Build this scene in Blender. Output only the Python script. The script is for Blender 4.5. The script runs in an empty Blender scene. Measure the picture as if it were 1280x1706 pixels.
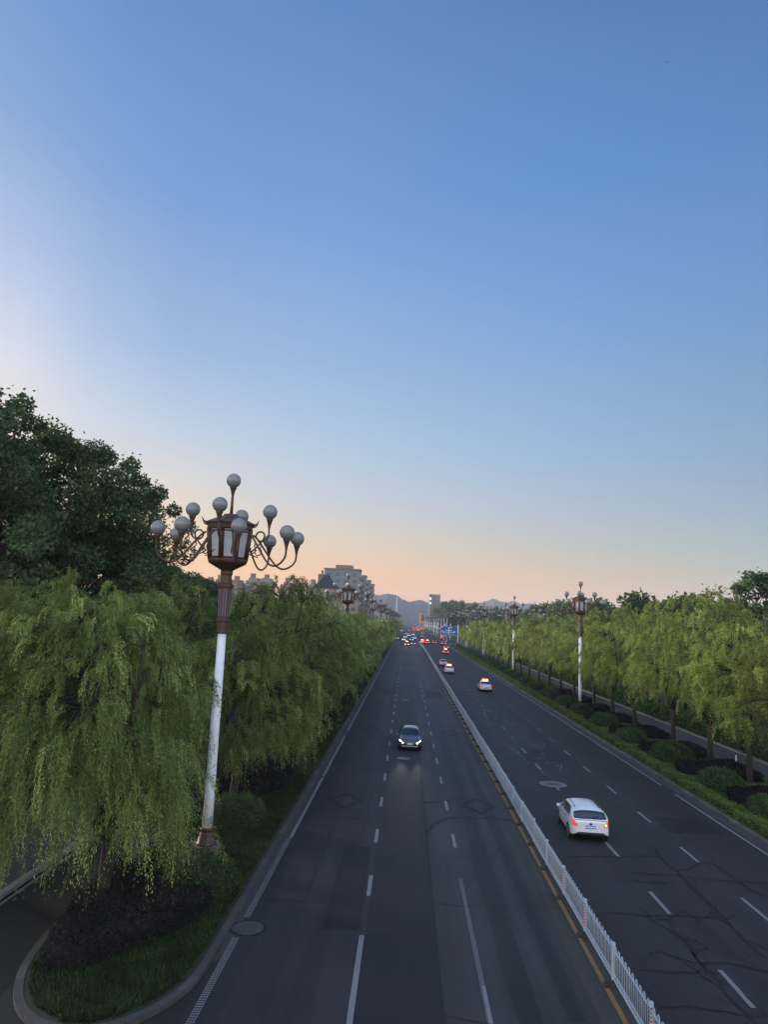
import bpy, math, random
import numpy as np
from mathutils import Vector, Matrix
R = math.radians
scene = bpy.context.scene
COL = scene.collection

# ---------------------------------------------------------------- camera
CAM_H = 9.95
PITCH, YAW, ROLL, FPX = 0.148608, 0.038448, 0.045, 1183.0
cam_d = bpy.data.cameras.new('camera')
cam = bpy.data.objects.new('camera', cam_d); COL.objects.link(cam)
cam_d.sensor_fit = 'VERTICAL'; cam_d.sensor_height = 36.0
cam_d.lens = FPX / 1706.0 * 36.0
cam_d.clip_start = 0.2; cam_d.clip_end = 30000
_f = Vector((-math.sin(YAW) * math.cos(PITCH), math.cos(YAW) * math.cos(PITCH), math.sin(PITCH)))
_r = Vector((math.cos(YAW), math.sin(YAW), 0))
_u = _r.cross(_f)
cx = _r * math.cos(ROLL) + _u * math.sin(ROLL)
cy = -_r * math.sin(ROLL) + _u * math.cos(ROLL)
M = Matrix((cx, cy, -_f)).transposed().to_4x4()
M.translation = Vector((0, 0, CAM_H))
cam.matrix_world = M
scene.camera = cam

# ---------------------------------------------------------------- world + sun
SUN_AZ = -62.0      # degrees from the road direction, to the left
SUN_EL = 2.0
world = bpy.data.worlds.new('World'); scene.world = world; world.use_nodes = True
wn, wl = world.node_tree.nodes, world.node_tree.links
wn.clear()
out = wn.new('ShaderNodeOutputWorld'); bg = wn.new('ShaderNodeBackground')
sky = wn.new('ShaderNodeTexSky'); sky.sky_type = 'NISHITA'; sky.sun_disc = False
sky.sun_elevation = R(SUN_EL); sky.sun_rotation = R(SUN_AZ)
sky.altitude = 500; sky.air_density = 1.0; sky.dust_density = 1.0; sky.ozone_density = 1.0
bg.inputs['Strength'].default_value = 0.15
EXPO = 1.6
# evening sky: the Nishita sky blended with a clear dusk gradient (elevation ramps at several compass bearings)
def s2l(c): return tuple(((v / 255) / 12.92 if v / 255 < .04045 else ((v / 255 + .055) / 1.055) ** 2.4) for v in c)
tcw = wn.new('ShaderNodeTexCoord'); sxyz = wn.new('ShaderNodeSeparateXYZ'); wl.new(tcw.outputs['Generated'], sxyz.inputs[0])
asn = wn.new('ShaderNodeMath'); asn.operation = 'ARCSINE'; wl.new(sxyz.outputs['Z'], asn.inputs[0])
elr = wn.new('ShaderNodeMapRange'); elr.inputs[1].default_value = 0; elr.inputs[2].default_value = R(60); wl.new(asn.outputs[0], elr.inputs[0])
azn = wn.new('ShaderNodeMath'); azn.operation = 'ARCTAN2'; wl.new(sxyz.outputs['X'], azn.inputs[0]); wl.new(sxyz.outputs['Y'], azn.inputs[1])
def ramp(stops):
    r_ = wn.new('ShaderNodeValToRGB'); e = r_.color_ramp.elements; r_.color_ramp.interpolation = 'B_SPLINE' if False else 'LINEAR'
    for i, (deg, c) in enumerate(stops):
        x = e[i] if i < 2 else e.new(deg / 60)
        x.position = deg / 60
    for x, (deg, c) in zip(sorted(e, key=lambda q: q.position), sorted(stops)): x.color = (*s2l(c), 1)
    wl.new(elr.outputs[0], r_.inputs[0]); return r_.outputs[0]
BEAR = [  # bearing, elevation stops (degrees, colour on screen)
 (-62, [(0, (255, 190, 120)), (60, (94, 137, 193)), (4, (255, 205, 150)), (9, (255, 230, 207)), (16, (249, 246, 243)), (25, (235, 241, 251)), (34, (174, 203, 233)), (43, (116, 157, 213)), (52, (94, 137, 197))]),
 (-31, [(0, (240, 178, 130)), (60, (82, 127, 189)), (3, (246, 194, 146)), (7, (242, 212, 176)), (12, (241, 224, 212)), (17, (219, 222, 236)), (25, (171, 191, 231)), (33, (126, 164, 216)), (43, (100, 145, 205))]),
 (-26, [(0, (255, 168, 108)), (60, (76, 121, 187)), (3, (254, 194, 134)), (6.5, (236, 210, 176)), (10, (219, 212, 210)), (14, (205, 214, 230)), (20, (171, 193, 229)), (31, (122, 162, 217)), (43, (92, 139, 201))]),
 (-20, [(0, (255, 168, 108)), (60, (76, 121, 187)), (3, (254, 194, 134)), (6.5, (236, 210, 176)), (10, (219, 212, 210)), (14, (189, 204, 226)), (20, (153, 182, 224)), (31, (114, 156, 215)), (43, (92, 139, 201))]),
 (-8, [(0, (255, 160, 100)), (60, (70, 115, 183)), (2.6, (252, 182, 128)), (6, (222, 202, 180)), (9, (199, 201, 212)), (13, (177, 199, 223)), (20, (147, 181, 225)), (31, (110, 157, 217)), (44, (86, 135, 197))]),
 (12, [(0, (225, 162, 128)), (60, (62, 109, 177)), (3, (218, 180, 150)), (6, (186, 186, 182)), (9, (171, 184, 206)), (14, (145, 181, 217)), (22, (123, 164, 217)), (33, (92, 145, 209)), (44, (78, 127, 187))]),
 (32, [(0, (172, 165, 160)), (60, (56, 101, 169)), (3, (166, 172, 170)), (6, (148, 174, 182)), (10, (135, 161, 190)), (16, (117, 157, 197)), (24, (101, 147, 201)), (34, (80, 133, 195)), (44, (70, 117, 176))]),
 (52, [(0, (165, 165, 165)), (60, (56, 101, 169)), (6, (146, 172, 182)), (16, (117, 156, 196)), (34, (80, 133, 195)), (46, (70, 117, 176))]),
 (100, [(0, (205, 205, 205)), (60, (120, 150, 196)), (15, (205, 210, 218)), (32, (170, 188, 215))]),
 (180, [(0, (240, 236, 230)), (60, (150, 172, 206)), (15, (244, 240, 238)), (32, (205, 212, 224))])]
cur = None; prev = None
for a_, st in BEAR:
    c_ = ramp(st)
    if cur is None: cur = c_; prev = a_; continue
    mr = wn.new('ShaderNodeMapRange'); mr.interpolation_type = 'SMOOTHSTEP' if False else 'LINEAR'
    mr.inputs[1].default_value = R(prev); mr.inputs[2].default_value = R(a_); wl.new(azn.outputs[0], mr.inputs[0])
    mx_ = wn.new('ShaderNodeMix'); mx_.data_type = 'RGBA'; wl.new(mr.outputs[0], mx_.inputs[0]); wl.new(cur, mx_.inputs[6]); wl.new(c_, mx_.inputs[7])
    cur = mx_.outputs[2]; prev = a_
# behind and left: fade from the sunset side to an eastern sky brightened as added fill
mr = wn.new('ShaderNodeMapRange'); mr.inputs[1].default_value = R(-95); mr.inputs[2].default_value = R(-170); wl.new(azn.outputs[0], mr.inputs[0])
mx_ = wn.new('ShaderNodeMix'); mx_.data_type = 'RGBA'; wl.new(mr.outputs[0], mx_.inputs[0]); wl.new(cur, mx_.inputs[6]); wl.new(ramp(BEAR[-1][1]), mx_.inputs[7]); cur = mx_.outputs[2]
scl = wn.new('ShaderNodeMix'); scl.data_type = 'RGBA'; scl.blend_type = 'MULTIPLY'; scl.inputs[0].default_value = 1
gz = wn.new('ShaderNodeMapRange'); gz.inputs[1].default_value = R(49); gz.inputs[2].default_value = R(70); gz.inputs[3].default_value = 1; gz.inputs[4].default_value = 1.5; wl.new(asn.outputs[0], gz.inputs[0])
ab = wn.new('ShaderNodeMath'); ab.operation = 'ABSOLUTE'; wl.new(azn.outputs[0], ab.inputs[0])
gb = wn.new('ShaderNodeMapRange'); gb.inputs[1].default_value = R(60); gb.inputs[2].default_value = R(125); gb.inputs[3].default_value = 1; gb.inputs[4].default_value = 2.6; wl.new(ab.outputs[0], gb.inputs[0])
gm_ = wn.new('ShaderNodeMath'); gm_.operation = 'MAXIMUM'; wl.new(gz.outputs[0], gm_.inputs[0]); wl.new(gb.outputs[0], gm_.inputs[1])
gain = wn.new('ShaderNodeVectorMath'); gain.operation = 'SCALE'; wl.new(cur, gain.inputs[0]); wl.new(gm_.outputs[0], gain.inputs['Scale']); cur = gain.outputs[0]  # zenith and rear sky lifted past dusk level, added fill for the foliage
_k = 1 / (0.15 * 2 ** EXPO); scl.inputs[7].default_value = (_k, _k, _k, 1); wl.new(cur, scl.inputs[6]); scl.clamp_result = False
fin = wn.new('ShaderNodeMix'); fin.data_type = 'RGBA'; fin.inputs[0].default_value = 0.9; wl.new(sky.outputs[0], fin.inputs[6]); wl.new(scl.outputs[2], fin.inputs[7])
wl.new(fin.outputs[2], bg.inputs[0]); wl.new(bg.outputs[0], out.inputs[0])

sun_d = bpy.data.lights.new('sun', 'SUN'); sun_d.energy = 2.4; sun_d.angle = R(10)
sun_d.color = (1.0, 0.84, 0.66)
sun = bpy.data.objects.new('sun', sun_d); COL.objects.link(sun)
_sd = Vector((math.sin(R(SUN_AZ)) * math.cos(R(9)), math.cos(R(SUN_AZ)) * math.cos(R(9)), math.sin(R(9))))
sun.rotation_euler = _sd.to_track_quat('Z', 'Y').to_euler()

scene.view_settings.view_transform = 'Standard'
scene.view_settings.look = 'None'
scene.view_settings.exposure = EXPO
scene.view_settings.gamma = 1.0
scene.render.engine = 'CYCLES'
scene.cycles.max_bounces = 6
scene.cycles.transparent_max_bounces = 6
scene.cycles.use_denoising = True

# ---------------------------------------------------------------- helpers
def tag(o, label=None, cat=None, group=None, kind=None):
    if label: o['label'] = label
    if cat: o['category'] = cat
    if group: o['group'] = group
    if kind: o['kind'] = kind
    return o

def empty(name, loc, rz=0.0):
    o = bpy.data.objects.new(name, None); COL.objects.link(o)
    o.location = loc; o.rotation_euler = (0, 0, rz); o.empty_display_size = 0.3
    return o

def copy_tree(o, parent=None):
    c = o.copy(); COL.objects.link(c); c.parent = parent
    for ch in list(o.children):
        copy_tree(ch, c)
    return c

ONES = ['', 'first', 'second', 'third', 'fourth', 'fifth', 'sixth', 'seventh', 'eighth', 'ninth', 'tenth', 'eleventh',
        'twelfth', 'thirteenth', 'fourteenth', 'fifteenth', 'sixteenth', 'seventeenth', 'eighteenth', 'nineteenth']
TENS = {2: ('twentieth', 'twenty'), 3: ('thirtieth', 'thirty'), 4: ('fortieth', 'forty'), 5: ('fiftieth', 'fifty'),
        6: ('sixtieth', 'sixty'), 7: ('seventieth', 'seventy'), 8: ('eightieth', 'eighty'), 9: ('ninetieth', 'ninety')}
def nth(n):
    if n < 20: return ONES[n]
    a, b = divmod(n, 10)
    return TENS[a][0] if b == 0 else TENS[a][1] + '-' + ONES[b]

class MB:
    """collects faces, builds ONE mesh object"""
    def __init__(s): s.v = []; s.f = []; s.m = []; s.sm = []
    def add(s, vs, fs, mi=0, smooth=False):
        b = len(s.v); s.v += [tuple(v) for v in vs]
        for f in fs:
            s.f.append(tuple(i + b for i in f)); s.m.append(mi); s.sm.append(smooth)
    def box(s, x0, x1, y0, y1, z0, z1, mi=0):
        v = [(x0,y0,z0),(x1,y0,z0),(x1,y1,z0),(x0,y1,z0),(x0,y0,z1),(x1,y0,z1),(x1,y1,z1),(x0,y1,z1)]
        s.add(v, [(3,2,1,0),(4,5,6,7),(0,1,5,4),(1,2,6,5),(2,3,7,6),(3,0,4,7)], mi)
    def quad(s, pts, mi=0): s.add(pts, [tuple(range(len(pts)))], mi)
    def lathe(s, prof, n=12, c=(0, 0, 0), mi=0, smooth=True, rot=0.0, cap=True):
        vs = []
        for r, z in prof:
            for k in range(n):
                a = rot + 2 * math.pi * k / n
                vs.append((c[0] + r * math.cos(a), c[1] + r * math.sin(a), c[2] + z))
        fs = []
        for i in range(len(prof) - 1):
            for k in range(n):
                k2 = (k + 1) % n
                fs.append((i * n + k, i * n + k2, (i + 1) * n + k2, (i + 1) * n + k))
        s.add(vs, fs, mi, smooth)
        if cap:
            b = len(s.v) - len(vs)
            s.f.append(tuple(b + k for k in reversed(range(n)))); s.m.append(mi); s.sm.append(False)
            e = b + (len(prof) - 1) * n
            s.f.append(tuple(e + k for k in range(n))); s.m.append(mi); s.sm.append(False)
    def tube(s, pts, rad, n=8, mi=0, smooth=True):
        pts = [Vector(p) for p in pts]
        if not hasattr(rad, '__len__'): rad = [rad] * len(pts)
        vs = []; ref = None
        for i, p in enumerate(pts):
            t = (pts[min(i + 1, len(pts) - 1)] - pts[max(i - 1, 0)])
            t = t.normalized() if t.length > 1e-9 else Vector((0, 0, 1))
            if ref is None:
                ref = Vector((1, 0, 0)) if abs(t.x) < 0.8 else Vector((0, 1, 0))
            a = (ref - t * ref.dot(t)); a.normalize(); ref = a; b = t.cross(a)
            for k in range(n):
                an = 2 * math.pi * k / n
                vs.append(p + (a * math.cos(an) + b * math.sin(an)) * rad[i])
        fs = []
        for i in range(len(pts) - 1):
            for k in range(n):
                k2 = (k + 1) % n
                fs.append((i * n + k, i * n + k2, (i + 1) * n + k2, (i + 1) * n + k))
        fs.append(tuple(reversed(range(n)))); fs.append(tuple((len(pts) - 1) * n + k for k in range(n)))
        s.add(vs, fs, mi, smooth)
    def sphere(s, c, r, n=16, m=10, mi=0, sz=1.0):
        prof = [(max(r * math.sin(math.pi * i / m), 1e-4), -r * sz * math.cos(math.pi * i / m)) for i in range(m + 1)]
        s.lathe(prof, n, c, mi, True, cap=False)
    def strip(s, pts, w, z, mi=0):
        """flat ribbon along a ground polyline"""
        P = [Vector((p[0], p[1], z)) for p in pts]
        L = []
        for i, p in enumerate(P):
            t = P[min(i + 1, len(P) - 1)] - P[max(i - 1, 0)]; t.normalize()
            nn = Vector((-t.y, t.x, 0))
            ww = w[i] if hasattr(w, '__len__') else w
            L.append((p + nn * ww / 2, p - nn * ww / 2))
        vs = [q for ab in L for q in ab]
        fs = [(2 * i + 1, 2 * i + 3, 2 * i + 2, 2 * i) for i in range(len(P) - 1)]
        s.add(vs, fs, mi)
    def build(s, name, mats, parent=None, autosmooth=False):
        me = bpy.data.meshes.new(name)
        me.from_pydata(s.v, [], s.f)
        if not isinstance(mats, (list, tuple)): mats = [mats]
        for m in mats: me.materials.append(m)
        me.polygons.foreach_set('material_index', s.m)
        me.polygons.foreach_set('use_smooth', s.sm)
        me.update()
        o = bpy.data.objects.new(name, me); COL.objects.link(o); o.parent = parent
        return o

def mat(name, color, rough=0.6, metal=0.0, emit=None, estr=0.0, noise=0.0, nscale=6.0, bump=0.0, bscale=40.0, spec=0.5, coat=0.0):
    m = bpy.data.materials.new(name); m.use_nodes = True
    n, l = m.node_tree.nodes, m.node_tree.links
    b = n['Principled BSDF']
    b.inputs['Base Color'].default_value = (*color, 1); b.inputs['Roughness'].default_value = rough
    b.inputs['Metallic'].default_value = metal
    b.inputs['Specular IOR Level'].default_value = spec
    if coat: b.inputs['Coat Weight'].default_value = coat
    if emit:
        b.inputs['Emission Color'].default_value = (*emit, 1); b.inputs['Emission Strength'].default_value = estr
    if noise or bump:
        tc = n.new('ShaderNodeTexCoord')
    if noise:
        t = n.new('ShaderNodeTexNoise'); t.inputs['Scale'].default_value = nscale; t.inputs['Detail'].default_value = 8
        t.inputs['Roughness'].default_value = 0.65
        l.new(tc.outputs['Object'], t.inputs['Vector'])
        mr = n.new('ShaderNodeMapRange'); mr.inputs[1].default_value = 0.25; mr.inputs[2].default_value = 0.75
        mr.inputs[3].default_value = 1 - noise; mr.inputs[4].default_value = 1 + noise
        l.new(t.outputs['Fac'], mr.inputs[0])
        mx = n.new('ShaderNodeMix'); mx.data_type = 'RGBA'; mx.blend_type = 'MULTIPLY'; mx.inputs[0].default_value = 1
        mx.inputs[6].default_value = (*color, 1)
        l.new(mr.outputs[0], mx.inputs[7]); l.new(mx.outputs[2], b.inputs['Base Color'])
    if bump:
        t2 = n.new('ShaderNodeTexNoise'); t2.inputs['Scale'].default_value = bscale; t2.inputs['Detail'].default_value = 6
        l.new(tc.outputs['Object'], t2.inputs['Vector'])
        bp = n.new('ShaderNodeBump'); bp.inputs['Strength'].default_value = bump; bp.inputs['Distance'].default_value = 0.02
        l.new(t2.outputs['Fac'], bp.inputs['Height']); l.new(bp.outputs[0], b.inputs['Normal'])
    return m

def leaf_mat(name, c0, c1, c2=None, rough=0.55, transl=0.3):
    """foliage: colour varies leaf by leaf (attribute tint) and tree by tree"""
    m = bpy.data.materials.new(name); m.use_nodes = True
    n, l = m.node_tree.nodes, m.node_tree.links
    b = n['Principled BSDF']; o = n['Material Output']
    at = n.new('ShaderNodeAttribute'); at.attribute_name = 'tint'
    cr = n.new('ShaderNodeValToRGB'); e = cr.color_ramp.elements
    e[0].color = (*c0, 1); e[1].color = (*c1, 1); e[0].position = 0.1; e[1].position = 0.8
    if c2:
        x = cr.color_ramp.elements.new(1.0); x.color = (*c2, 1)
    l.new(at.outputs['Fac'], cr.inputs[0])
    oi = n.new('ShaderNodeObjectInfo')
    hs = n.new('ShaderNodeHueSaturation')
    mr = n.new('ShaderNodeMapRange'); mr.inputs[3].default_value = 0.485; mr.inputs[4].default_value = 0.515
    mv = n.new('ShaderNodeMapRange'); mv.inputs[3].default_value = 0.74; mv.inputs[4].default_value = 1.24
    l.new(oi.outputs['Random'], mr.inputs[0]); l.new(oi.outputs['Random'], mv.inputs[0])
    l.new(mr.outputs[0], hs.inputs['Hue']); l.new(mv.outputs[0], hs.inputs['Value']); l.new(cr.outputs[0], hs.inputs['Color'])
    b.inputs['Roughness'].default_value = rough; b.inputs['Specular IOR Level'].default_value = 0.25
    l.new(hs.outputs[0], b.inputs['Base Color'])
    if transl:
        tr = n.new('ShaderNodeBsdfTranslucent'); mx = n.new('ShaderNodeMixShader'); mx.inputs[0].default_value = transl
        l.new(hs.outputs[0], tr.inputs['Color'])
        l.new(b.outputs[0], mx.inputs[1]); l.new(tr.outputs[0], mx.inputs[2]); l.new(mx.outputs[0], o.inputs[0])
    return m

# ---------------------------------------------------------------- materials
M_white_paint = mat('white_pole_paint', (0.74, 0.76, 0.78), 0.4, noise=0.14, nscale=3)
M_bronze = mat('bronze_paint', (0.062, 0.030, 0.021), 0.5, noise=0.35, nscale=7, spec=0.4)
M_globe = mat('frosted_globe', (0.175, 0.185, 0.195), 0.2, noise=0.08, nscale=8)
M_pane = mat('frosted_pane', (0.38, 0.41, 0.43), 0.35, noise=0.12, nscale=4)
M_plinth = mat('plinth_stone', (0.12, 0.078, 0.062), 0.85, noise=0.3, nscale=9, bump=0.4)
M_sticker = mat('blue_sticker', (0.03, 0.11, 0.40), 0.4)
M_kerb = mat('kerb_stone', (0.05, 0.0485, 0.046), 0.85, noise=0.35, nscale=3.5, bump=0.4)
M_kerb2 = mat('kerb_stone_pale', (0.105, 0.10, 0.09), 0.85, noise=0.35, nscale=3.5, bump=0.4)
M_gutter = mat('gutter_concrete', (0.04, 0.04, 0.04), 0.9, noise=0.3, nscale=5, bump=0.3)
M_line = mat('road_paint_white', (0.16, 0.165, 0.17), 0.7, noise=0.3, nscale=14)
M_line_worn = mat('road_paint_worn', (0.08, 0.082, 0.086), 0.75, noise=0.5, nscale=20)
M_yellow = mat('road_paint_yellow', (0.20, 0.11, 0.03), 0.7, noise=0.35, nscale=12)
M_seal = mat('crack_sealant', (0.0045, 0.0045, 0.005), 0.85, noise=0.2)
M_pale = mat('pale_scratch', (0.13, 0.13, 0.133), 0.9, noise=0.3)
M_dia = mat('removed_marking', (0.006, 0.0065, 0.0075), 0.8, noise=0.3, nscale=14)
M_iron = mat('cast_iron', (0.045, 0.045, 0.045), 0.6, noise=0.35, nscale=20, bump=0.4)
M_bark = mat('bark', (0.026, 0.021, 0.017), 0.95, noise=0.5, nscale=10, bump=1.0, bscale=18)
M_twig = mat('twig', (0.12, 0.085, 0.05), 0.9, noise=0.3)
M_soil = mat('soil', (0.03, 0.027, 0.021), 1.0, noise=0.4, nscale=4)
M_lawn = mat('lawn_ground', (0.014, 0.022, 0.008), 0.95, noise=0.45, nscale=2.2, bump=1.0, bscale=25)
M_field = mat('ground_green', (0.028, 0.045, 0.016), 1.0, noise=0.4, nscale=0.05)
M_pave = mat('paving', (0.07, 0.07, 0.07), 0.85, noise=0.25, nscale=3, bump=0.3)
M_service = mat('service_asphalt', (0.062, 0.062, 0.061), 0.9, noise=0.25, nscale=1.2, bump=0.3)
M_barrier = mat('barrier_white', (0.33, 0.40, 0.47), 0.45, noise=0.1)
M_rubber = mat('rubber', (0.014, 0.014, 0.014), 0.75)
M_red = mat('reflective_red', (0.33, 0.02, 0.02), 0.4)
M_reflw = mat('reflective_white', (0.72, 0.7, 0.62), 0.4)
M_hill = mat('hill_woods', (0.012, 0.022, 0.032), 1.0, noise=0.3, nscale=0.008)

W_L = leaf_mat('willow_leaf', (0.075, 0.108, 0.030), (0.25, 0.325, 0.085), (0.48, 0.54, 0.20), transl=.43)
W_R = leaf_mat('willow_leaf_yellow', (0.085, 0.115, 0.028), (0.26, 0.325, 0.07), (0.46, 0.50, 0.15), transl=.42)
D_L = leaf_mat('dark_leaf', (0.035, 0.058, 0.026), (0.10, 0.155, 0.06), (0.17, 0.24, 0.10), transl=0.38)
S_L = leaf_mat('box_leaf', (0.028, 0.052, 0.015), (0.075, 0.135, 0.032), (0.14, 0.21, 0.06), transl=0.25)
P_L = leaf_mat('purple_leaf', (0.009, 0.008, 0.009), (0.016, 0.014, 0.015), (0.022, 0.020, 0.020), rough=.85, transl=0.1)
G_L = leaf_mat('grass_blade', (0.055, 0.10, 0.02), (0.16, 0.26, 0.045), (0.28, 0.34, 0.09), transl=0.35)

G_L2 = leaf_mat('shaded_blade', (0.013, 0.024, 0.008), (0.033, 0.058, 0.015), (0.075, 0.105, 0.03), transl=0.25)  # blade colour darkened to stand for willow shade on the left verge
TW_L = leaf_mat('twig_brown', (0.05, 0.035, 0.02), (0.12, 0.085, 0.045), transl=0)
def joints(m, step=1.0):
    n, l = m.node_tree.nodes, m.node_tree.links; b = n['Principled BSDF']
    tc = n.new('ShaderNodeTexCoord'); sx = n.new('ShaderNodeSeparateXYZ'); l.new(tc.outputs['Object'], sx.inputs[0])
    d = n.new('ShaderNodeMath'); d.operation = 'DIVIDE'; d.inputs[1].default_value = step; l.new(sx.outputs['Y'], d.inputs[0])
    fl = n.new('ShaderNodeMath'); fl.operation = 'FLOOR'; l.new(d.outputs[0], fl.inputs[0])
    wn2 = n.new('ShaderNodeTexWhiteNoise'); wn2.noise_dimensions = '1D'; l.new(fl.outputs[0], wn2.inputs['W'])
    fr = n.new('ShaderNodeMath'); fr.operation = 'FRACT'; l.new(d.outputs[0], fr.inputs[0])
    g_ = n.new('ShaderNodeMath'); g_.operation = 'GREATER_THAN'; g_.inputs[1].default_value = .03; l.new(fr.outputs[0], g_.inputs[0])
    mr = n.new('ShaderNodeMapRange'); mr.inputs[3].default_value = .7; mr.inputs[4].default_value = 1.3; l.new(wn2.outputs['Value'], mr.inputs[0])
    g2 = n.new('ShaderNodeMapRange'); g2.inputs[3].default_value = .35; l.new(g_.outputs[0], g2.inputs[0])
    mu = n.new('ShaderNodeMath'); mu.operation = 'MULTIPLY'; l.new(mr.outputs[0], mu.inputs[0]); l.new(g2.outputs[0], mu.inputs[1])
    src = b.inputs['Base Color'].links[0].from_socket
    mx = n.new('ShaderNodeMix'); mx.data_type = 'RGBA'; mx.blend_type = 'MULTIPLY'; mx.inputs[0].default_value = 1
    l.new(src, mx.inputs[6]); l.new(mu.outputs[0], mx.inputs[7]); l.new(mx.outputs[2], b.inputs['Base Color'])
joints(M_kerb, .8); joints(M_kerb2, .8)
def asphalt(name, base, rough=0.62, streak=0.4, speck=0.4, spec=.5):
    m = bpy.data.materials.new(name); m.use_nodes = True
    n, l = m.node_tree.nodes, m.node_tree.links
    b = n['Principled BSDF']
    tc = n.new('ShaderNodeTexCoord')
    mp = n.new('ShaderNodeMapping'); mp.inputs['Scale'].default_value = (0.62, 0.012, 1)
    l.new(tc.outputs['Object'], mp.inputs['Vector'])
    t1 = n.new('ShaderNodeTexNoise'); t1.inputs['Scale'].default_value = 1.0; t1.inputs['Detail'].default_value = 5
    l.new(mp.outputs[0], t1.inputs['Vector'])
    mp2 = n.new('ShaderNodeMapping'); mp2.inputs['Scale'].default_value = (4.5, 0.10, 1)
    l.new(tc.outputs['Object'], mp2.inputs['Vector'])
    t2 = n.new('ShaderNodeTexNoise'); t2.inputs['Scale'].default_value = 1.0; t2.inputs['Detail'].default_value = 6
    l.new(mp2.outputs[0], t2.inputs['Vector'])
    t3 = n.new('ShaderNodeTexNoise'); t3.inputs['Scale'].default_value = 38.0; t3.inputs['Detail'].default_value = 3
    l.new(tc.outputs['Object'], t3.inputs['Vector'])
    t4 = n.new('ShaderNodeTexNoise'); t4.inputs['Scale'].default_value = 0.23; t4.inputs['Detail'].default_value = 7
    l.new(tc.outputs['Object'], t4.inputs['Vector'])
    def rng(src, amt):
        mr = n.new('ShaderNodeMapRange'); mr.inputs[1].default_value = 0.3; mr.inputs[2].default_value = 0.7
        mr.inputs[3].default_value = 1 - amt; mr.inputs[4].default_value = 1 + amt
        l.new(src, mr.inputs[0]); return mr.outputs[0]
    a = rng(t1.outputs['Fac'], streak)
    for s_, q in ((rng(t2.outputs['Fac'], streak * 0.45), 0), (rng(t3.outputs['Fac'], speck), 0), (rng(t4.outputs['Fac'], 0.18), 0)):
        mu = n.new('ShaderNodeMath'); mu.operation = 'MULTIPLY'; l.new(a, mu.inputs[0]); l.new(s_, mu.inputs[1]); a = mu.outputs[0]
    mx = n.new('ShaderNodeMix'); mx.data_type = 'RGBA'; mx.blend_type = 'MULTIPLY'; mx.inputs[0].default_value = 1
    mx.inputs[6].default_value = (*base, 1); l.new(a, mx.inputs[7]); l.new(mx.outputs[2], b.inputs['Base Color'])
    b.inputs['Roughness'].default_value = rough; b.inputs['Specular IOR Level'].default_value = spec
    bp = n.new('ShaderNodeBump'); bp.inputs['Strength'].default_value = 0.5; bp.inputs['Distance'].default_value = 0.01
    l.new(t3.outputs['Fac'], bp.inputs['Height']); l.new(bp.outputs[0], b.inputs['Normal'])
    return m
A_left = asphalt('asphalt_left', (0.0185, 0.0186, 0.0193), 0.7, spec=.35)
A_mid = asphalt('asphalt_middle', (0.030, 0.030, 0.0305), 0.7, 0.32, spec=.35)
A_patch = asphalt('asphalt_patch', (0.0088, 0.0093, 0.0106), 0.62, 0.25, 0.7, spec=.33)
A_right = asphalt('asphalt_right', (0.0200, 0.0197, 0.0198), 0.74, 0.3, spec=.35)

# ---------------------------------------------------------------- ground, roads, kerbs
XK_L, XK_R = -5.42, 17.75       # kerb faces of the main road
Y_X0, Y_X1 = 300.0, 336.0       # the crossing
def sheet(name, x0, x1, y0, y1, z, m, nx=1, ny=1):
    b = MB()
    b.quad([(x0, y0, z), (x1, y0, z), (x1, y1, z), (x0, y1, z)])
    o = b.build(name, m); tag(o, kind='structure'); return o
sheet('ground', -3400, 3400, -140, 3300, -0.03, M_field)
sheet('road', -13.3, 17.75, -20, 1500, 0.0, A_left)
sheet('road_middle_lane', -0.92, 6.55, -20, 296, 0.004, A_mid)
sheet('road_right_side', 6.55, 17.75, -20, 1500, 0.004, A_right)
sheet('road_edge_strip', 5.35, 6.55, -20, 296, 0.008, asphalt('asphalt_edge', (0.041, 0.039, 0.036), 0.8, .3, .5, spec=.3))
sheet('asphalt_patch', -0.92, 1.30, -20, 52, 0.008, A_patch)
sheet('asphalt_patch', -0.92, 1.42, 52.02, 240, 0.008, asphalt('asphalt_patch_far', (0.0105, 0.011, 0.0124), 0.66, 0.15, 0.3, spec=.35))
sheet('side_road', -13.3, -10.0, -20, 1500, 0.004, asphalt('side_asphalt', (0.012, 0.012, 0.013), 0.9, 0.2, spec=.3))
sheet('service_road', 25.4, 28.5, -20, 1500, 0.0, M_service)
sheet('cross_road', -300, -13.3, Y_X0, Y_X1, 0.004, M_service)
sheet('cross_road', 17.75, 300, Y_X0, Y_X1, 0.008, M_service)

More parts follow.
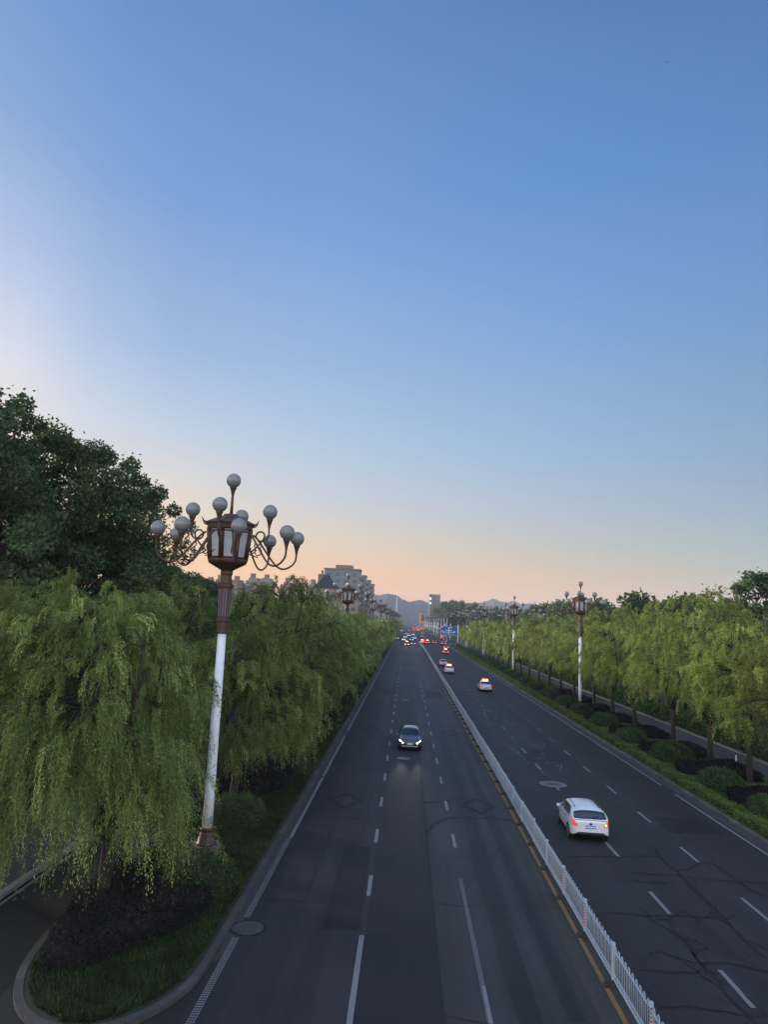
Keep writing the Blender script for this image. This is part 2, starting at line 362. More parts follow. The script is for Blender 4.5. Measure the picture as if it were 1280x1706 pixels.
# left verge island with a rounded nose
nose = [(-5.42, 21.6), (-5.5, 20.6), (-5.76, 19.7), (-6.2, 18.9), (-6.8, 18.35), (-7.5, 18.15), (-8.25, 18.3), (-8.95, 18.8), (-9.5, 19.6), (-9.95, 20.7), (-10.25, 22.2), (-10.4, 24.0), (-10.5, 26.0)]
def smooth_line(P_, n=4):
    o = []
    for i in range(len(P_) - 1):
        a, b_, c, d = (Vector(P_[max(i - 1, 0)]), Vector(P_[i]), Vector(P_[i + 1]), Vector(P_[min(i + 2, len(P_) - 1)]))
        for k in range(n):
            t = k / n; q = .5 * ((2 * b_) + (c - a) * t + (2 * a - 5 * b_ + 4 * c - d) * t * t + (3 * b_ - a - 3 * c + d) * t ** 3)
            o.append((q.x, q.y))
    o.append(P_[-1]); return o
nose = smooth_line(nose)
def island(name, outline, z, kerb_w, kmat, smat, y_end):
    pts = [(outline[0][0], y_end)] + outline + [(outline[-1][0], y_end)]
    P = [Vector((x, y, 0)) for x, y in pts]
    inner = []
    for i, p in enumerate(P):
        t = (P[min(i + 1, len(P) - 1)] - P[max(i - 1, 0)]).normalized()
        if i == 0: t = (P[1] - P[0]).normalized()
        n_ = Vector((t.y, -t.x, 0))
        inner.append(p + n_ * -kerb_w if False else p - Vector((t.y, -t.x, 0)) * kerb_w * SGN)
    k = MB()
    for i in range(len(P) - 1):
        a, b_, c, d = P[i], P[i + 1], inner[i + 1], inner[i]
        k.quad([(a.x, a.y, 0), (b_.x, b_.y, 0), (b_.x, b_.y, z), (a.x, a.y, z)])
        k.quad([(a.x, a.y, z), (b_.x, b_.y, z), (c.x, c.y, z), (d.x, d.y, z)])
        k.quad([(d.x, d.y, z), (c.x, c.y, z), (c.x, c.y, 0), (d.x, d.y, 0)])
    o = k.build(name + '_kerb', kmat); tag(o, kind='structure')
    g = MB(); g.quad([(q.x, q.y, z - 0.012) for q in inner])
    o = g.build(name, smat); tag(o, kind='structure')
SGN = 1.0
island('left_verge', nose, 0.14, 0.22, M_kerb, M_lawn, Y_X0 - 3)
def straight_verge(name, x0, x1, y0, y1, z=0.14, w=0.22, s=None):
    k = MB()
    k.box(x0, x0 + w, y0, y1, -0.02, z); k.box(x1 - w, x1, y0, y1, -0.02, z)
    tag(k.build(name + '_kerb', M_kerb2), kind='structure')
    g = MB(); g.quad([(x0 + w, y0, z - 0.012), (x1 - w, y0, z - 0.012), (x1 - w, y1, z - 0.012), (x0 + w, y1, z - 0.012)])
    tag(g.build(name, s or M_lawn), kind='structure')
straight_verge('left_verge', -10.5, -5.42, Y_X1 + 3, 1400)
straight_verge('right_verge', XK_R, 25.4, -20, Y_X0 - 3)
straight_verge('right_verge', XK_R, 25.4, Y_X1 + 3, 1400)
straight_verge('far_left_verge', -30, -18, -20, Y_X0 - 3, s=M_soil)
tag((lambda b: (b.box(-18.0, -13.6, -20, Y_X0 - 3, -0.02, 0.10), b.build('left_pavement', M_pave))[1])(MB()), kind='structure')
tag((lambda b: (b.box(-13.6, -13.35, -20, Y_X0 - 3, -0.02, 0.125), b.build('side_road_kerb', mat('pale_kerb', (0.24, 0.24, 0.23), 0.8, noise=0.25)))[1])(MB()), kind='structure')
tag((lambda b: (b.box(28.5, 28.8, -20, Y_X0 - 3, -0.02, 0.15), b.build('service_road_kerb', mat('service_kerb', (0.16, 0.155, 0.14), 0.8, noise=0.25)))[1])(MB()), kind='structure')
# gutters
g = MB()
g.quad([(-5.40, 22, 0.004), (-4.98, 22, 0.004), (-4.98, 296, 0.004), (-5.40, 296, 0.004)])
g.quad([(17.25, -20, 0.008), (17.74, -20, 0.008), (17.74, 296, 0.008), (17.25, 296, 0.008)])
for a in ((62.0, 64.6),): g.quad([(-5.4, a[0], 0.012), (-4.6, a[0], 0.012), (-4.6, a[1], 0.012), (-5.4, a[1], 0.012)])
tag(g.build('gutter', M_gutter), kind='structure')

# long tyre-darkened and repaired strips
tb_ = MB()
for (x0, x1, y0, y1) in ((-4.0, -3.2, -10, 120), (-2.4, -1.7, 30, 180), (3.2, 3.9, -10, 90), (4.5, 5.0, 20, 200)):
    pts = []; y_ = y0
    while y_ < y1: pts.append(((x0 + x1) / 2 + random.Random(int(y_ * 7)).uniform(-.06, .06), y_)); y_ += 4
    tb_.strip(pts, [(x1 - x0) * random.Random(int(p[1] * 3 + x0)).uniform(.8, 1.15) for p in pts], .0095)
tag(tb_.build('tyre_darkened_strip', asphalt('asphalt_tyre_track', (0.0155, 0.0157, 0.0165), 0.66, .35, .4, spec=.35)), kind='structure')
pa = MB()
for (x0, x1, y0, y1) in ((-2.35, -1.15, 24.5, 33), (3.0, 5.2, 94, 104), (7.2, 9.2, 96, 106), (-4.5, -1.1, 96, 105), (10.2, 12.6, 55, 60), (13.6, 16.4, 38, 41)):
    pa.quad([(x0, y0, .0105), (x1, y0 + .1, .0105), (x1 - .05, y1, .0105), (x0 + .04, y1 - .12, .0105)])
tag(pa.build('repair_patch', asphalt('asphalt_repair', (0.0115, 0.012, 0.0135), 0.7, .15, .5, spec=.3)), kind='structure')
# painted markings
ln = MB(); wn_ = MB(); Z = 0.0135
def bar(b, x, y0, y1, w=0.15, z=Z): b.quad([(x - w / 2, y0, z), (x + w / 2, y0, z), (x + w / 2, y1, z), (x - w / 2, y1, z)])
# ribbed edge line near the bridge: three columns of small blocks
y = 18.0
while y < 33.5:
    if not (23.45 < y < 24.95):
        for k in range(3): ln.quad([(-4.89 - 0.10 + k * 0.072, y, Z), (-4.89 - 0.045 + k * 0.072, y, Z), (-4.89 - 0.045 + k * 0.072, y + 0.075, Z), (-4.89 - 0.10 + k * 0.072, y + 0.075, Z)])
    y += 0.115
bar(ln, -4.84, 33.6, 46.0, 0.15); bar(ln, -4.84, 46.3, 62.0); bar(ln, -4.82, 64.7, 98); bar(ln, -4.80, 98.3, 296)
bar(ln, 17.0, 10, 46.5); bar(ln, 17.0, 49.0, 92); bar(ln, 17.0, 92.4, 296)
bar(ln, -1.03, 10, 24.2, 0.16)
for k in range(28):
    y0 = 27.45 + 6.2 * k
    bar(ln, -1.0, y0, y0 + 2.05, 0.15)
bar(wn_, 2.50, 10, 29.7, 0.15)
bar(ln, 2.52, 12, 21.5, 0.10, 0.016)
for k in range(27):
    y0 = 33.6 + 6.2 * k
    bar(ln if k < 14 else wn_, 2.56, y0, y0 + 2.0, 0.14)
for k in range(30):
    y0 = 21.25 + 6.17 * k
    bar(ln if k < 7 else wn_, 9.77, y0, y0 + 2.1, 0.15)
    y1 = 21.2 + 6.15 * k
    bar(ln if k < 7 else wn_, 13.2, y1, y1 + 2.1, 0.14)
bar(ln, -13.12, 12, 296, 0.12)
for k in range(40):
    y0 = 345 + 7 * k
    for x in (-1.0, 2.56, 9.77, 13.2): bar(ln, x, y0, y0 + 2.2, 0.15)
bar(ln, 6.2, 340, 900, 0.3)
tag(ln.build('white_road_marking', M_line), kind='structure')
tag(wn_.build('worn_road_marking', M_line_worn), kind='structure')
yl = MB(); bar(yl, 6.0, 8, 250, 0.14, 0.014)
tag(yl.build('yellow_road_marking', M_yellow), kind='structure')
# worn zebra at the crossing
zb = MB()
for k in range(24): zb.quad([(-5 + k * 0.95, 291, 0.016), (-5 + k * 0.95 + 0.45, 291, 0.016), (-5 + k * 0.95 + 0.45, 295.5, 0.016), (-5 + k * 0.95, 295.5, 0.016)])
tag(zb.build('zebra_crossing', M_line_worn), kind='structure')

# sealed cracks, diamonds, pale scratches
rs = random.Random(4)
def jag(pts, amp=0.05, n=4):
    o = []
    for i in range(len(pts) - 1):
        a, b = Vector(pts[i]), Vector(pts[i + 1])
        for k in range(n):
            p = a.lerp(b, k / n)
            o.append((p.x + rs.uniform(-amp, amp), p.y + rs.uniform(-amp, amp) * 1.5))
    o.append(tuple(pts[-1])); return o
cracks = [
 [(11.98,35.6),(11.6,34.0),(11.72,32.2),(11.76,31.0),(11.72,29.65),(11.68,28.1),(11.65,27.0),(11.49,25.9),(11.54,25.1),(11.63,24.3)],
 [(11.78,34.8),(11.66,33.3),(11.7,31.6),(11.59,30.2),(11.63,28.9),(11.53,27.5),(11.57,26.6),(11.55,25.6),(11.84,25.3),(12.01,25.05)],
 [(7.3,33.1),(8.63,33.5),(9.82,33.6),(10.76,33.9),(11.55,33.9)],
 [(11.75,32.1),(12.52,32.6),(13.21,33.35),(13.76,33.6),(13.85,32.4),(13.96,31.1),(14.0,30.2),(14.31,29.7)],
 [(9.62,31.65),(10.43,31.5),(11.51,31.65),(12.16,31.4),(13.1,31.3),(13.93,31.2),(15.11,31.3)],
 [(9.51,30.6),(10.34,30.55),(11.16,30.7)],
 [(7.41,27.1),(8.22,27.3),(8.77,27.06),(9.51,27.25),(10.47,27.3),(11.1,27.3),(11.76,27.3),(12.14,27.7)],
 [(8.93,27.55),(8.99,26.8),(9.56,27.0),(10.46,27.8),(10.54,27.0),(11.27,27.6),(11.52,26.9)],
 [(8.83,27.1),(9.09,26.4),(9.37,25.9),(9.54,25.2),(9.37,24.2),(9.35,23.6),(9.41,23.1),(9.43,22.6),(9.32,21.9),(9.37,21.3),(9.46,20.8),(9.48,20.4),(9.5,18.5)],
 [(9.49,27.0),(9.43,26.0),(9.41,25.3),(9.45,24.7),(9.33,23.85),(9.37,23.4),(9.56,23.0)],
 [(9.46,25.5),(9.83,25.4),(10.03,25.0),(9.9,24.7),(9.58,24.6),(9.44,24.8)],
 [(8.27,24.35),(8.62,24.1),(8.94,23.8),(9.34,23.7),(9.91,23.8),(10.42,23.8),(11.21,23.4),(12.5,23.2)],
 [(7.31,23.1),(8.01,23.0),(8.99,23.1),(9.31,23.4),(9.57,23.8)],
 [(8.82,23.8),(8.98,23.35),(9.08,22.8),(9.26,22.65)],
 [(7.16,21.0),(8.03,21.1),(8.52,21.0),(9.13,20.9),(9.46,20.8),(9.95,20.9),(11.5,20.5)]]
thin = [
 [(1.3,32.2),(2.46,32.25),(3.68,32.4),(4.88,32.4),(5.71,32.6),(6.27,32.8)],
 [(1.29,27.2),(1.79,27.1),(2.25,27.0),(3.45,27.1),(4.79,27.2),(5.96,27.4)],
 [(1.25,19.9),(1.63,19.8),(2.09,19.7),(4.0,19.2)],
 [(1.3,41.2),(1.76,41.3),(2.33,41.8),(2.99,42.2),(4.23,42.8)],
 [(-2.26,40.8),(-1.75,41.3),(-0.98,41.7)], [(-2.66,37.3),(-1.68,37.4),(-0.97,37.4)],
 [(-3.1,64.5),(-3.3,60),(-3.5,54),(-3.6,47),(-3.1,42.2)], [(-2.1,66.3),(-1.2,66.5)],
 [(-4.6,26.5),(-3.2,26.6),(-2.2,26.5)],[(2.0,88),(4,87.6),(5.9,87.7)],[(7,88),(10,87.5),(13,87.8)]]
wide = [[(1.3,35.5),(1.75,37.0),(2.37,38.2),(3.12,38.6),(3.82,38.4),(4.8,38.8),(5.7,38.5)]]
cr = MB()
for c in cracks:
    for rep in range(2):
        p = jag(c, 0.045); cr.strip(p, [rs.uniform(0.022, 0.06) for _ in p], 0.0185 + 0.0012 * rep)
    if rs.random() < 0.9:
        for _ in range(5):
            i = rs.randrange(len(c) - 1); q = Vector(c[i]); d = Vector((rs.uniform(-1, 1), rs.uniform(-1.4, 1.4)))
            cr.strip(jag([tuple(q), tuple(q + d * 0.5), tuple(q + d * 0.9)], 0.05), 0.02, 0.0181)
for c in thin: p = jag(c, 0.03); cr.strip(p, [rs.uniform(0.02, 0.04) for _ in p], 0.0175)
tag(cr.build('crack_sealing', M_seal), kind='structure')
dm = MB()
for c in wide: p = jag(c, 0.03); dm.strip(p, [rs.uniform(0.12, 0.2) for _ in p], 0.0165)
for (x, yy) in ((-2.98, 40.7), (4.33, 41.1), (-2.95, 66.0), (4.35, 66.3)):
    P_ = [(x - .85, yy), (x, yy + 1.55), (x + .85, yy), (x, yy - 1.55)]
    for i in range(4):
        a, b = Vector(P_[i]), Vector(P_[(i + 1) % 4]); d = (b - a).normalized() * 0.12
        p = jag([tuple(a - d), tuple(b + d)], 0.02, 8); dm.strip(p, [rs.uniform(0.2, 0.27) for _ in p], 0.0160 + 0.0006 * i)
dm.box(1.30, 1.36, -5, 52, 0.004, 0.0155)
dm.strip(jag([(1.3, 41.2), (1.7, 41.3), (2.1, 41.5)], .02), [.45, .4, .35, .25, .2, .15, .12, .1, .1], 0.0168)
tag(dm.build('blacked_out_marking', M_dia), kind='structure')
ps = MB()
def scratch(x, y, dx, dy, n=6, w=0.05, j=0.25):
    p = [(x, y)]
    for k in range(n):
        x += dx / n + rs.uniform(-j, j) * 0.5; y += dy / n + rs.uniform(-j, j) * 1.6; p.append((x, y))
    ps.strip(p, [rs.uniform(w * 0.4, w * 1.3) for _ in p], 0.02 + rs.random() * 0.002)
for k in range(60):
    yy = rs.uniform(46, 125); x0 = rs.uniform(7.0, 9.0)
    scratch(x0, yy, rs.uniform(0.8, 3.4), rs.uniform(-0.3, 0.3), 5, 0.05, 0.1)
for k in range(46):
    yy = rs.uniform(52, 118)
    scratch(9.8 + rs.uniform(-1.3, 2.2), yy, rs.uniform(-.9, .9), rs.uniform(-2.2, 2.2), 6, 0.07, 0.3)
for x, yy, dx, dy in ((8.6, 62, 1.0, -9), (9.4, 53, .7, -5), (9.7, 90, -.6, -14), (10.5, 78, 1.5, -6), (9.2, 72, 2.6, 3)):
    scratch(x, yy, dx, dy, 11, 0.08, 0.3)
tag(ps.build('pale_road_scratches', M_pale), kind='structure')

# manhole covers
def manhole(x, y, r, label, ring):
    b = MB(); b.lathe([(r, -0.01), (r, 0.022), (r - 0.02, 0.026)], 36, (x, y, 0), 0, False)
    b.lathe([(r * 0.9, 0.02), (r * 0.88, 0.033)], 36, (x, y, 0), 0, False)
    for k in range(2): b.lathe([(0.03, 0.03), (0.03, 0.04)], 8, (x + (k - .5) * r * .35, y + (k - .5) * r * 1.0, 0), 1)
    o = b.build('manhole_cover', [ring, M_seal]); tag(o, label, 'manhole cover')
b = MB(); b.lathe([(0.575, 0.005), (0.57, 0.018)], 40, (-4.68, 24.2, 0), 0, False); o = b.build('manhole_collar', M_seal); o['kind'] = 'structure'
manhole(-4.68, 24.2, 0.5, 'round iron manhole cover beside the left kerb by the ribbed white line', M_iron)
b = MB(); b.lathe([(0.88, 0.005), (0.87, 0.018)], 40, (9.72, 47.6, 0), 0, False); o = b.build('manhole_collar', M_pale); o['kind'] = 'structure'
manhole(9.72, 47.6, 0.45, 'round manhole cover with pale concrete ring ahead of the white hatchback', M_iron)
manhole(0.25, 91.0, 0.42, 'small round manhole cover in the middle lane beyond the grey car', mat('pale_iron', (0.12, 0.12, 0.12), 0.6))
manhole(0.15, 53.4, 0.48, 'manhole cover lit by the headlights of the grey car', mat('worn_iron', (0.10, 0.10, 0.10), 0.4, metal=0.6))

# ---------------------------------------------------------------- foliage machinery
def leaf_object(name, cen, dirs, ln_, wd, tint, m, parent=None, seed=0, nrm=None):
    """one quad (diamond) per leaf"""
    rg = np.random.default_rng(seed); n = len(cen)
    d = dirs / (np.linalg.norm(dirs, axis=1, keepdims=True) + 1e-9)
    if nrm is None:
        r = rg.normal(size=(n, 3))
    else:
        r = np.cross(d, nrm + rg.normal(size=(n, 3)) * 0.45)
    s = np.cross(d, r) if nrm is None else r
    s /= (np.linalg.norm(s, axis=1, keepdims=True) + 1e-9)
    L = (ln_ * rg.uniform(0.7, 1.3, n))[:, None]; W = (wd * rg.uniform(0.7, 1.3, n))[:, None]
    v = np.empty((n, 4, 3), dtype=np.float32)
    v[:, 0] = cen; v[:, 1] = cen + d * L * 0.45 + s * W * 0.5; v[:, 2] = cen + d * L; v[:, 3] = cen + d * L * 0.45 - s * W * 0.5
    me = bpy.data.meshes.new(name)
    me.vertices.add(n * 4); me.vertices.foreach_set('co', v.reshape(-1))
    me.loops.add(n * 4); me.loops.foreach_set('vertex_index', np.arange(n * 4, dtype=np.int32))
    me.polygons.add(n); me.polygons.foreach_set('loop_start', np.arange(0, n * 4, 4, dtype=np.int32))
    me.polygons.foreach_set('loop_total', np.full(n, 4, dtype=np.int32))
    a = me.attributes.new('tint', 'FLOAT', 'FACE'); a.data.foreach_set('value', np.clip(tint, 0, 1).astype(np.float32))
    me.materials.append(m); me.update()
    o = bpy.data.objects.new(name, me); COL.objects.link(o); o.parent = parent
    return o

def sm(P_, n=3):
    o = []
    for i in range(len(P_) - 1):
        a, b_, c, d = (Vector(P_[max(i - 1, 0)]), Vector(P_[i]), Vector(P_[i + 1]), Vector(P_[min(i + 2, len(P_) - 1)]))
        for k in range(n):
            t = k / n; o.append(.5 * ((2 * b_) + (c - a) * t + (2 * a - 5 * b_ + 4 * c - d) * t * t + (3 * b_ - a - 3 * c + d) * t ** 3))
    o.append(Vector(P_[-1])); return o

def willow(seed, Rr=4.0, H=11.0, tufts=70, strands=30, leaves=18, ll=0.16, lw=0.035, m=W_L, trunk_r=0.24, zfork=2.6, skirt=1.9, limb_bias=None, spread=0.40, coff=(0, 0), wobk=1.0, lowhang=1.7, twigs=False, lowc=-0.42, fluff=.5):
    rg = np.random.default_rng(seed); rp = random.Random(seed)
    root = empty('willow_tree', (0, 0, 0))
    tb = MB()
    lean = (rp.uniform(-.25, .25), rp.uniform(-.25, .25))
    fork = Vector((lean[0], lean[1], zfork))
    tb.tube([(0, 0, -0.1), (0.0, 0, 0.15), (lean[0] * .4, lean[1] * .4, zfork * .5), tuple(fork)], [trunk_r * 1.35, trunk_r * 1.08, trunk_r * 0.92, trunk_r * 0.85], 10)
    nl = 6; limbs = []
    for i in range(nl):
        az = 2 * math.pi * (i + rp.uniform(-.3, .3)) / nl
        rr = Rr * rp.uniform(0.35, 0.62); zz = H * rp.uniform(0.68, 0.86)
        if limb_bias and i == 0: az, rr, zz = limb_bias
        e = Vector((math.cos(az) * rr, math.sin(az) * rr, zz))
        mid = fork.lerp(e, 0.45) + Vector((math.cos(az), math.sin(az), 0)) * 0.45 + Vector((rp.uniform(-.3, .3), rp.uniform(-.3, .3), -0.2))
        pts = [fork - Vector((0, 0, .25)), fork.lerp(mid, .5) + Vector((0, 0, -.1)), mid, mid.lerp(e, .5) + Vector((0, 0, .15)), e]
        tb.tube(pts, [trunk_r * .62, trunk_r * .5, trunk_r * .38, trunk_r * .25, trunk_r * .12], 7)
        limbs.append(pts)
    zc = H * 0.50
    T = []
    k = 0
    while len(T) < tufts:
        u = 1 - (k + .5) / (tufts * 1.35) * 1.35 * 1.0   # 1 .. down
        k += 1
        cosel = rg.uniform(lowc, 1.0)
        az = rg.uniform(0, 2 * np.pi); rf = rg.uniform(0.74, 1.0) if rg.random() < 0.8 else rg.uniform(0.3, 0.74)
        sn = math.sqrt(max(0, 1 - cosel * cosel))
        wob = 1 + wobk * (0.16 * math.sin(az * 3 + seed) + 0.10 * math.sin(az * 5 + 2 * seed))
        T.append((coff[0] + Rr * rf * sn * math.cos(az) * wob, coff[1] + Rr * rf * sn * math.sin(az) * wob, zc + (H * 0.94 - zc) * cosel * rf * (1 + 0.08 * math.sin(az * 2 + seed))))
    T = np.array(T)
    for t in T:   # a branch to each tuft
        tv = Vector(t); best = min((p for L in limbs for p in L[1:]), key=lambda p: (p - tv).length)
        midp = best.lerp(tv, .5) + Vector((0, 0, .25)); tb.tube([best, midp, tv], [trunk_r * .2, trunk_r * .12, trunk_r * .05], 4)
    tb.build('trunk', M_bark, root)
    # hanging tassels, each a bundle of leafy strands
    nt = strands[0]; ns = strands[1]; nta = tufts * nt
    ta = np.repeat(np.arange(tufts), nt)
    to = T[ta] + rg.normal(size=(nta, 3)) * np.array([spread, spread, spread * 0.6])
    cvec = np.array([coff[0], coff[1], 0.0])
    outw = T[ta] - cvec; outw[:, 2] = 0; outw /= (np.linalg.norm(outw, axis=1, keepdims=True) + 1e-6)
    td = outw * 0.6 + rg.normal(size=(nta, 3)) * 0.38; td[:, 2] = rg.uniform(0.0, 0.75, nta)
    th = rg.uniform(0.4, 1.25, nta) * np.where(T[ta][:, 2] < zc + 1.2, lowhang, 1.0)
    th = np.minimum(th, np.maximum(to[:, 2] - skirt + rg.normal(size=nta) * .3, 0.3))
    tsw = rg.normal(size=(nta, 3)) * 0.16; tsw[:, 2] = 0
    tt0 = rg.normal(size=nta) * .15
    n = nta * ns; si = np.repeat(np.arange(nta), ns); tid = ta[si]
    o = to[si] + rg.normal(size=(n, 3)) * 0.055
    d0 = td[si] + rg.normal(size=(n, 3)) * 0.10
    hang = th[si] * rg.uniform(.55, 1.05, n)
    tt = (np.arange(leaves) + 0.5) / leaves
    t = np.clip(tt[None, :, None] + rg.uniform(-.03, .03, (n, leaves, 1)), 0.0, 1.1)
    g = hang[:, None, None]
    pos = o[:, None, :] + d0[:, None, :] * (1 - np.exp(-3.2 * t)) * 0.62
    pos[:, :, 2:3] -= g * t ** 1.35
    pos = pos + tsw[si][:, None, :] * t * g
    tan = d0[:, None, :] * np.exp(-3.2 * t) * 2.0; tan[:, :, 2:3] -= g * 1.35 * t ** 0.35
    tan = tan / (np.linalg.norm(tan, axis=2, keepdims=True) + 1e-6)
    if twigs:
        sel = slice(None, None, ns); k_ = 6
        tp = pos[sel][:, ::max(leaves // k_, 1)]; td_ = tan[sel][:, ::max(leaves // k_, 1)]
        leaf_object('twigs', tp.reshape(-1, 3), td_.reshape(-1, 3), 0.22, 0.009, rg.random(tp.shape[0] * tp.shape[1]), TW_L, root, seed + 7)
    tan = tan + rg.normal(size=(n, leaves, 3)) * fluff
    pos = pos.reshape(-1, 3); tan = tan.reshape(-1, 3)
    tuft_t = rg.uniform(0.1, 0.7, tufts)
    tint = np.repeat(tuft_t[tid] + tt0[si] + rg.normal(size=n) * 0.06, leaves) + rg.normal(size=n * leaves) * 0.15
    tint += np.tile(tt, n) * 0.10
    leaf_object('crown', pos, tan, ll, lw, tint, m, root, seed)
    return root

def broadleaf(seed, Rr=4.5, H=14.0, z0=3.5, blobs=80, per=160, ll=0.22, lw=0.16, m=D_L, trunk_r=0.25, br=0.75, name='broadleaf_tree', shape=1.0, edge=0.0):
    rg = np.random.default_rng(seed); rp = random.Random(seed)
    root = empty(name, (0, 0, 0)); tb = MB()
    tb.tube([(0, 0, -.1), (.05, .0, z0 * .5), (.1, .05, z0), (0, .1, H * .6), (0, 0, H * .86)], [trunk_r * 1.2, trunk_r, trunk_r * .85, trunk_r * .5, trunk_r * .12], 8)
    B = []
    while len(B) < blobs:
        cz = rg.uniform(-1, 1); az = rg.uniform(0, 2 * np.pi); rf = rg.uniform(0.35, 1.0) ** 0.5
        s = (1 - abs(cz) ** 2.2) ** 0.5
        if shape < 1: s *= (1 - 0.45 * max(cz, 0))
        wob = 1 + 0.2 * math.sin(az * 3 + seed + cz * 3) + .13 * math.sin(5 * az + cz * 7 + seed)
        B.append((Rr * rf * s * math.cos(az) * wob, Rr * rf * s * math.sin(az) * wob, (z0 + H) / 2 + (H - z0) / 2 * cz * 0.95))
    B = np.array(B)
    for b_ in B:
        zz = max(z0 * .8, b_[2] - np.hypot(b_[0], b_[1]) * 0.9); zz = min(zz, H * .8)
        p0 = Vector((0.05, .05, zz)); p1 = Vector(b_)
        tb.tube([p0, p0.lerp(p1, .5) + Vector((0, 0, .2)), p1], [trunk_r * .3, trunk_r * .18, trunk_r * .05], 4)
    tb.build('trunk', M_bark, root)
    n = blobs * per; tid = np.repeat(np.arange(blobs), per)
    off = rg.normal(size=(n, 3)); off /= np.linalg.norm(off, axis=1, keepdims=True); off *= (rg.uniform(0.15, 1.0, (n, 1)) ** 0.45)
    sc = rg.uniform(0.6, 1.25, blobs)[tid][:, None] * br
    pos = B[tid] + off * sc * np.array([1, 1, 0.75])
    if edge:   # stray twigs
        k = rg.random(n) < edge; pos[k] = B[tid][k] + off[k] * sc[k] * rg.uniform(1.0, 1.9, (k.sum(), 1))
    d = off + rg.normal(size=(n, 3)) * 0.8; d[:, 2] -= .3
    tint = rg.uniform(0.1, 0.7, blobs)[tid] + rg.normal(size=n) * 0.16
    leaf_object('crown', pos, d, ll, lw, tint, m, root, seed)
    return root

def place(proto, x, y, rz, sc, label, group, cat='tree', used=set(), z=0.1):
    if proto.name in used: o = copy_tree(proto)
    else: o = proto; used.add(proto.name)
    o.location = (x, y, z); o.rotation_euler = (0, 0, rz); o.scale = (sc[0], sc[0], sc[1]) if hasattr(sc, '__len__') else (sc, sc, sc)
    tag(o, label, cat, group); return o

# ---------------------------------------------------------------- trees
rt = random.Random(11)
GL = 'willows on the left verge'; GR = 'willows on the right verge'
# near willow, unique
w = willow(101, 3.55, 11.5, 290, (6, 8), 26, 0.10, 0.024, W_L, 0.22, 2.4, .8, lowhang=2.3, lowc=-.62, limb_bias=(math.pi * 0.93, 3.4, 6.2), spread=0.34, coff=(-1.35, -.1), wobk=.5, twigs=True)
place(w, -9.6, 24.6, 0.0, 1.0, 'big drooping willow at the bottom left over the purple hedge', GL)
w = willow(102, 3.6, 11.4, 190, (6, 7), 22, 0.105, 0.024, W_L, 0.2, 2.6, 1.5, spread=.36, twigs=True)
place(w, -15.4, 26.5, 1.2, 1.0, 'willow cut off by the left edge of the photo beyond the side road', 'willows beyond the side road')
w = willow(103, 3.5, 9.9, 200, (6, 7), 20, 0.115, 0.028, W_L, 0.22, 2.5, 1.5, spread=.36, twigs=True)
place(w, -8.6, 38.0, 0.7, 1.0, 'low rounded willow right of the white pole of the nearest street lamp', GL)
mids = [willow(110 + i, [4.0, 3.7, 4.1, 3.8][i], [11.2, 10.6, 11.5, 10.9][i], 145, (5, 5), 14, 0.15, 0.045, W_L, skirt=1.4, spread=.44, lowhang=1.2, fluff=.8) for i in range(4)]
ys = [47.5, 55.5, 64, 72.5, 81, 89, 97, 105.5, 114, 122]
hs = [1.2, 1.17, 1.1, 1.04, 1.0, 1.0, .98, 1.0, .98, 1.0]
for i, yy in enumerate(ys):
    place(mids[i % 4], -8.5 + rt.uniform(-.3, .3), yy, rt.uniform(0, 6.3), (1.02 if i else 1.1, hs[i]), 'weeping willow on the left verge, %s back from the white lamp pole' % nth(i + 2), GL)
far_w = [willow(120 + i, 4.3, 11.0, 70, (4, 3), 7, 0.38, 0.13, W_L) for i in range(2)]
i = 12
yy = 131
while yy < 292:
    place(far_w[i % 2], -8.4, yy, rt.uniform(0, 6.3), rt.uniform(.86, .95), 'weeping willow on the left verge, %s back from the white lamp pole' % nth(i), GL)
    yy += 8.8; i += 1
yy = 345
while yy < 1000:
    place(far_w[i % 2], -9.0 + rt.uniform(-1, 1), yy, rt.uniform(0, 6.3), rt.uniform(.86, 1.0), 'distant willow left of the road beyond the crossing, %s after it' % nth(i - 29), 'willows left of the road beyond the crossing')
    yy += 15; i += 1
# second row beyond the side road, left
ys2 = [37, 46, 55, 64, 74, 84, 95, 107, 120]
for i, yy in enumerate(ys2):
    place(mids[(i + 1) % 4], -16.0 + rt.uniform(-.6, .6), yy, rt.uniform(0, 6.3), (1.08, rt.uniform(1.05, 1.16)), 'willow beyond the side road, %s back from the left edge of the photo' % nth(i + 2), 'willows beyond the side road')
for i, yy in enumerate(range(133, 292, 14)):
    place(far_w[i % 2], -16.5 + rt.uniform(-.8, .8), yy, rt.uniform(0, 6.3), rt.uniform(.95, 1.1), 'willow beyond the side road, %s back from the left edge of the photo' % nth(i + 11), 'willows beyond the side road')

# right verge willows
midr = [willow(140 + i, [3.95, 3.55, 4.15, 3.7][i], [12.4, 11.6, 12.8, 12.0][i], 145, (5, 5), 13, 0.16, 0.05, W_R, 0.20, 2.9, 2.4, spread=.44, lowhang=1.15, fluff=.8, lowc=-.35) for i in range(4)]
ysr = [43.5, 50.6, 57.2, 65.2, 75.0, 84.5, 93.0, 102, 111, 120, 129]
for i, yy in enumerate(ysr):
    place(midr[(i * 3) % 4], (24.2 if 79 < yy < 95 else 23.6) + rt.uniform(-.2, .2), yy, rt.uniform(0, 6.3), ((1.02 + rt.uniform(-.04, .06)), [.86, .98, 1.06, 1.12, 1.02, .96, 1.0, .96, .97, .95, .96][i]), 'weeping willow on the right verge, %s counted from the right edge' % nth(i + 1), GR)
far_r = [willow(150 + i, 4.3, 11.9, 70, (4, 3), 7, 0.38, 0.13, W_R, 0.2, 2.6, 2.3) for i in range(2)]
yy = 138.5; i = 12
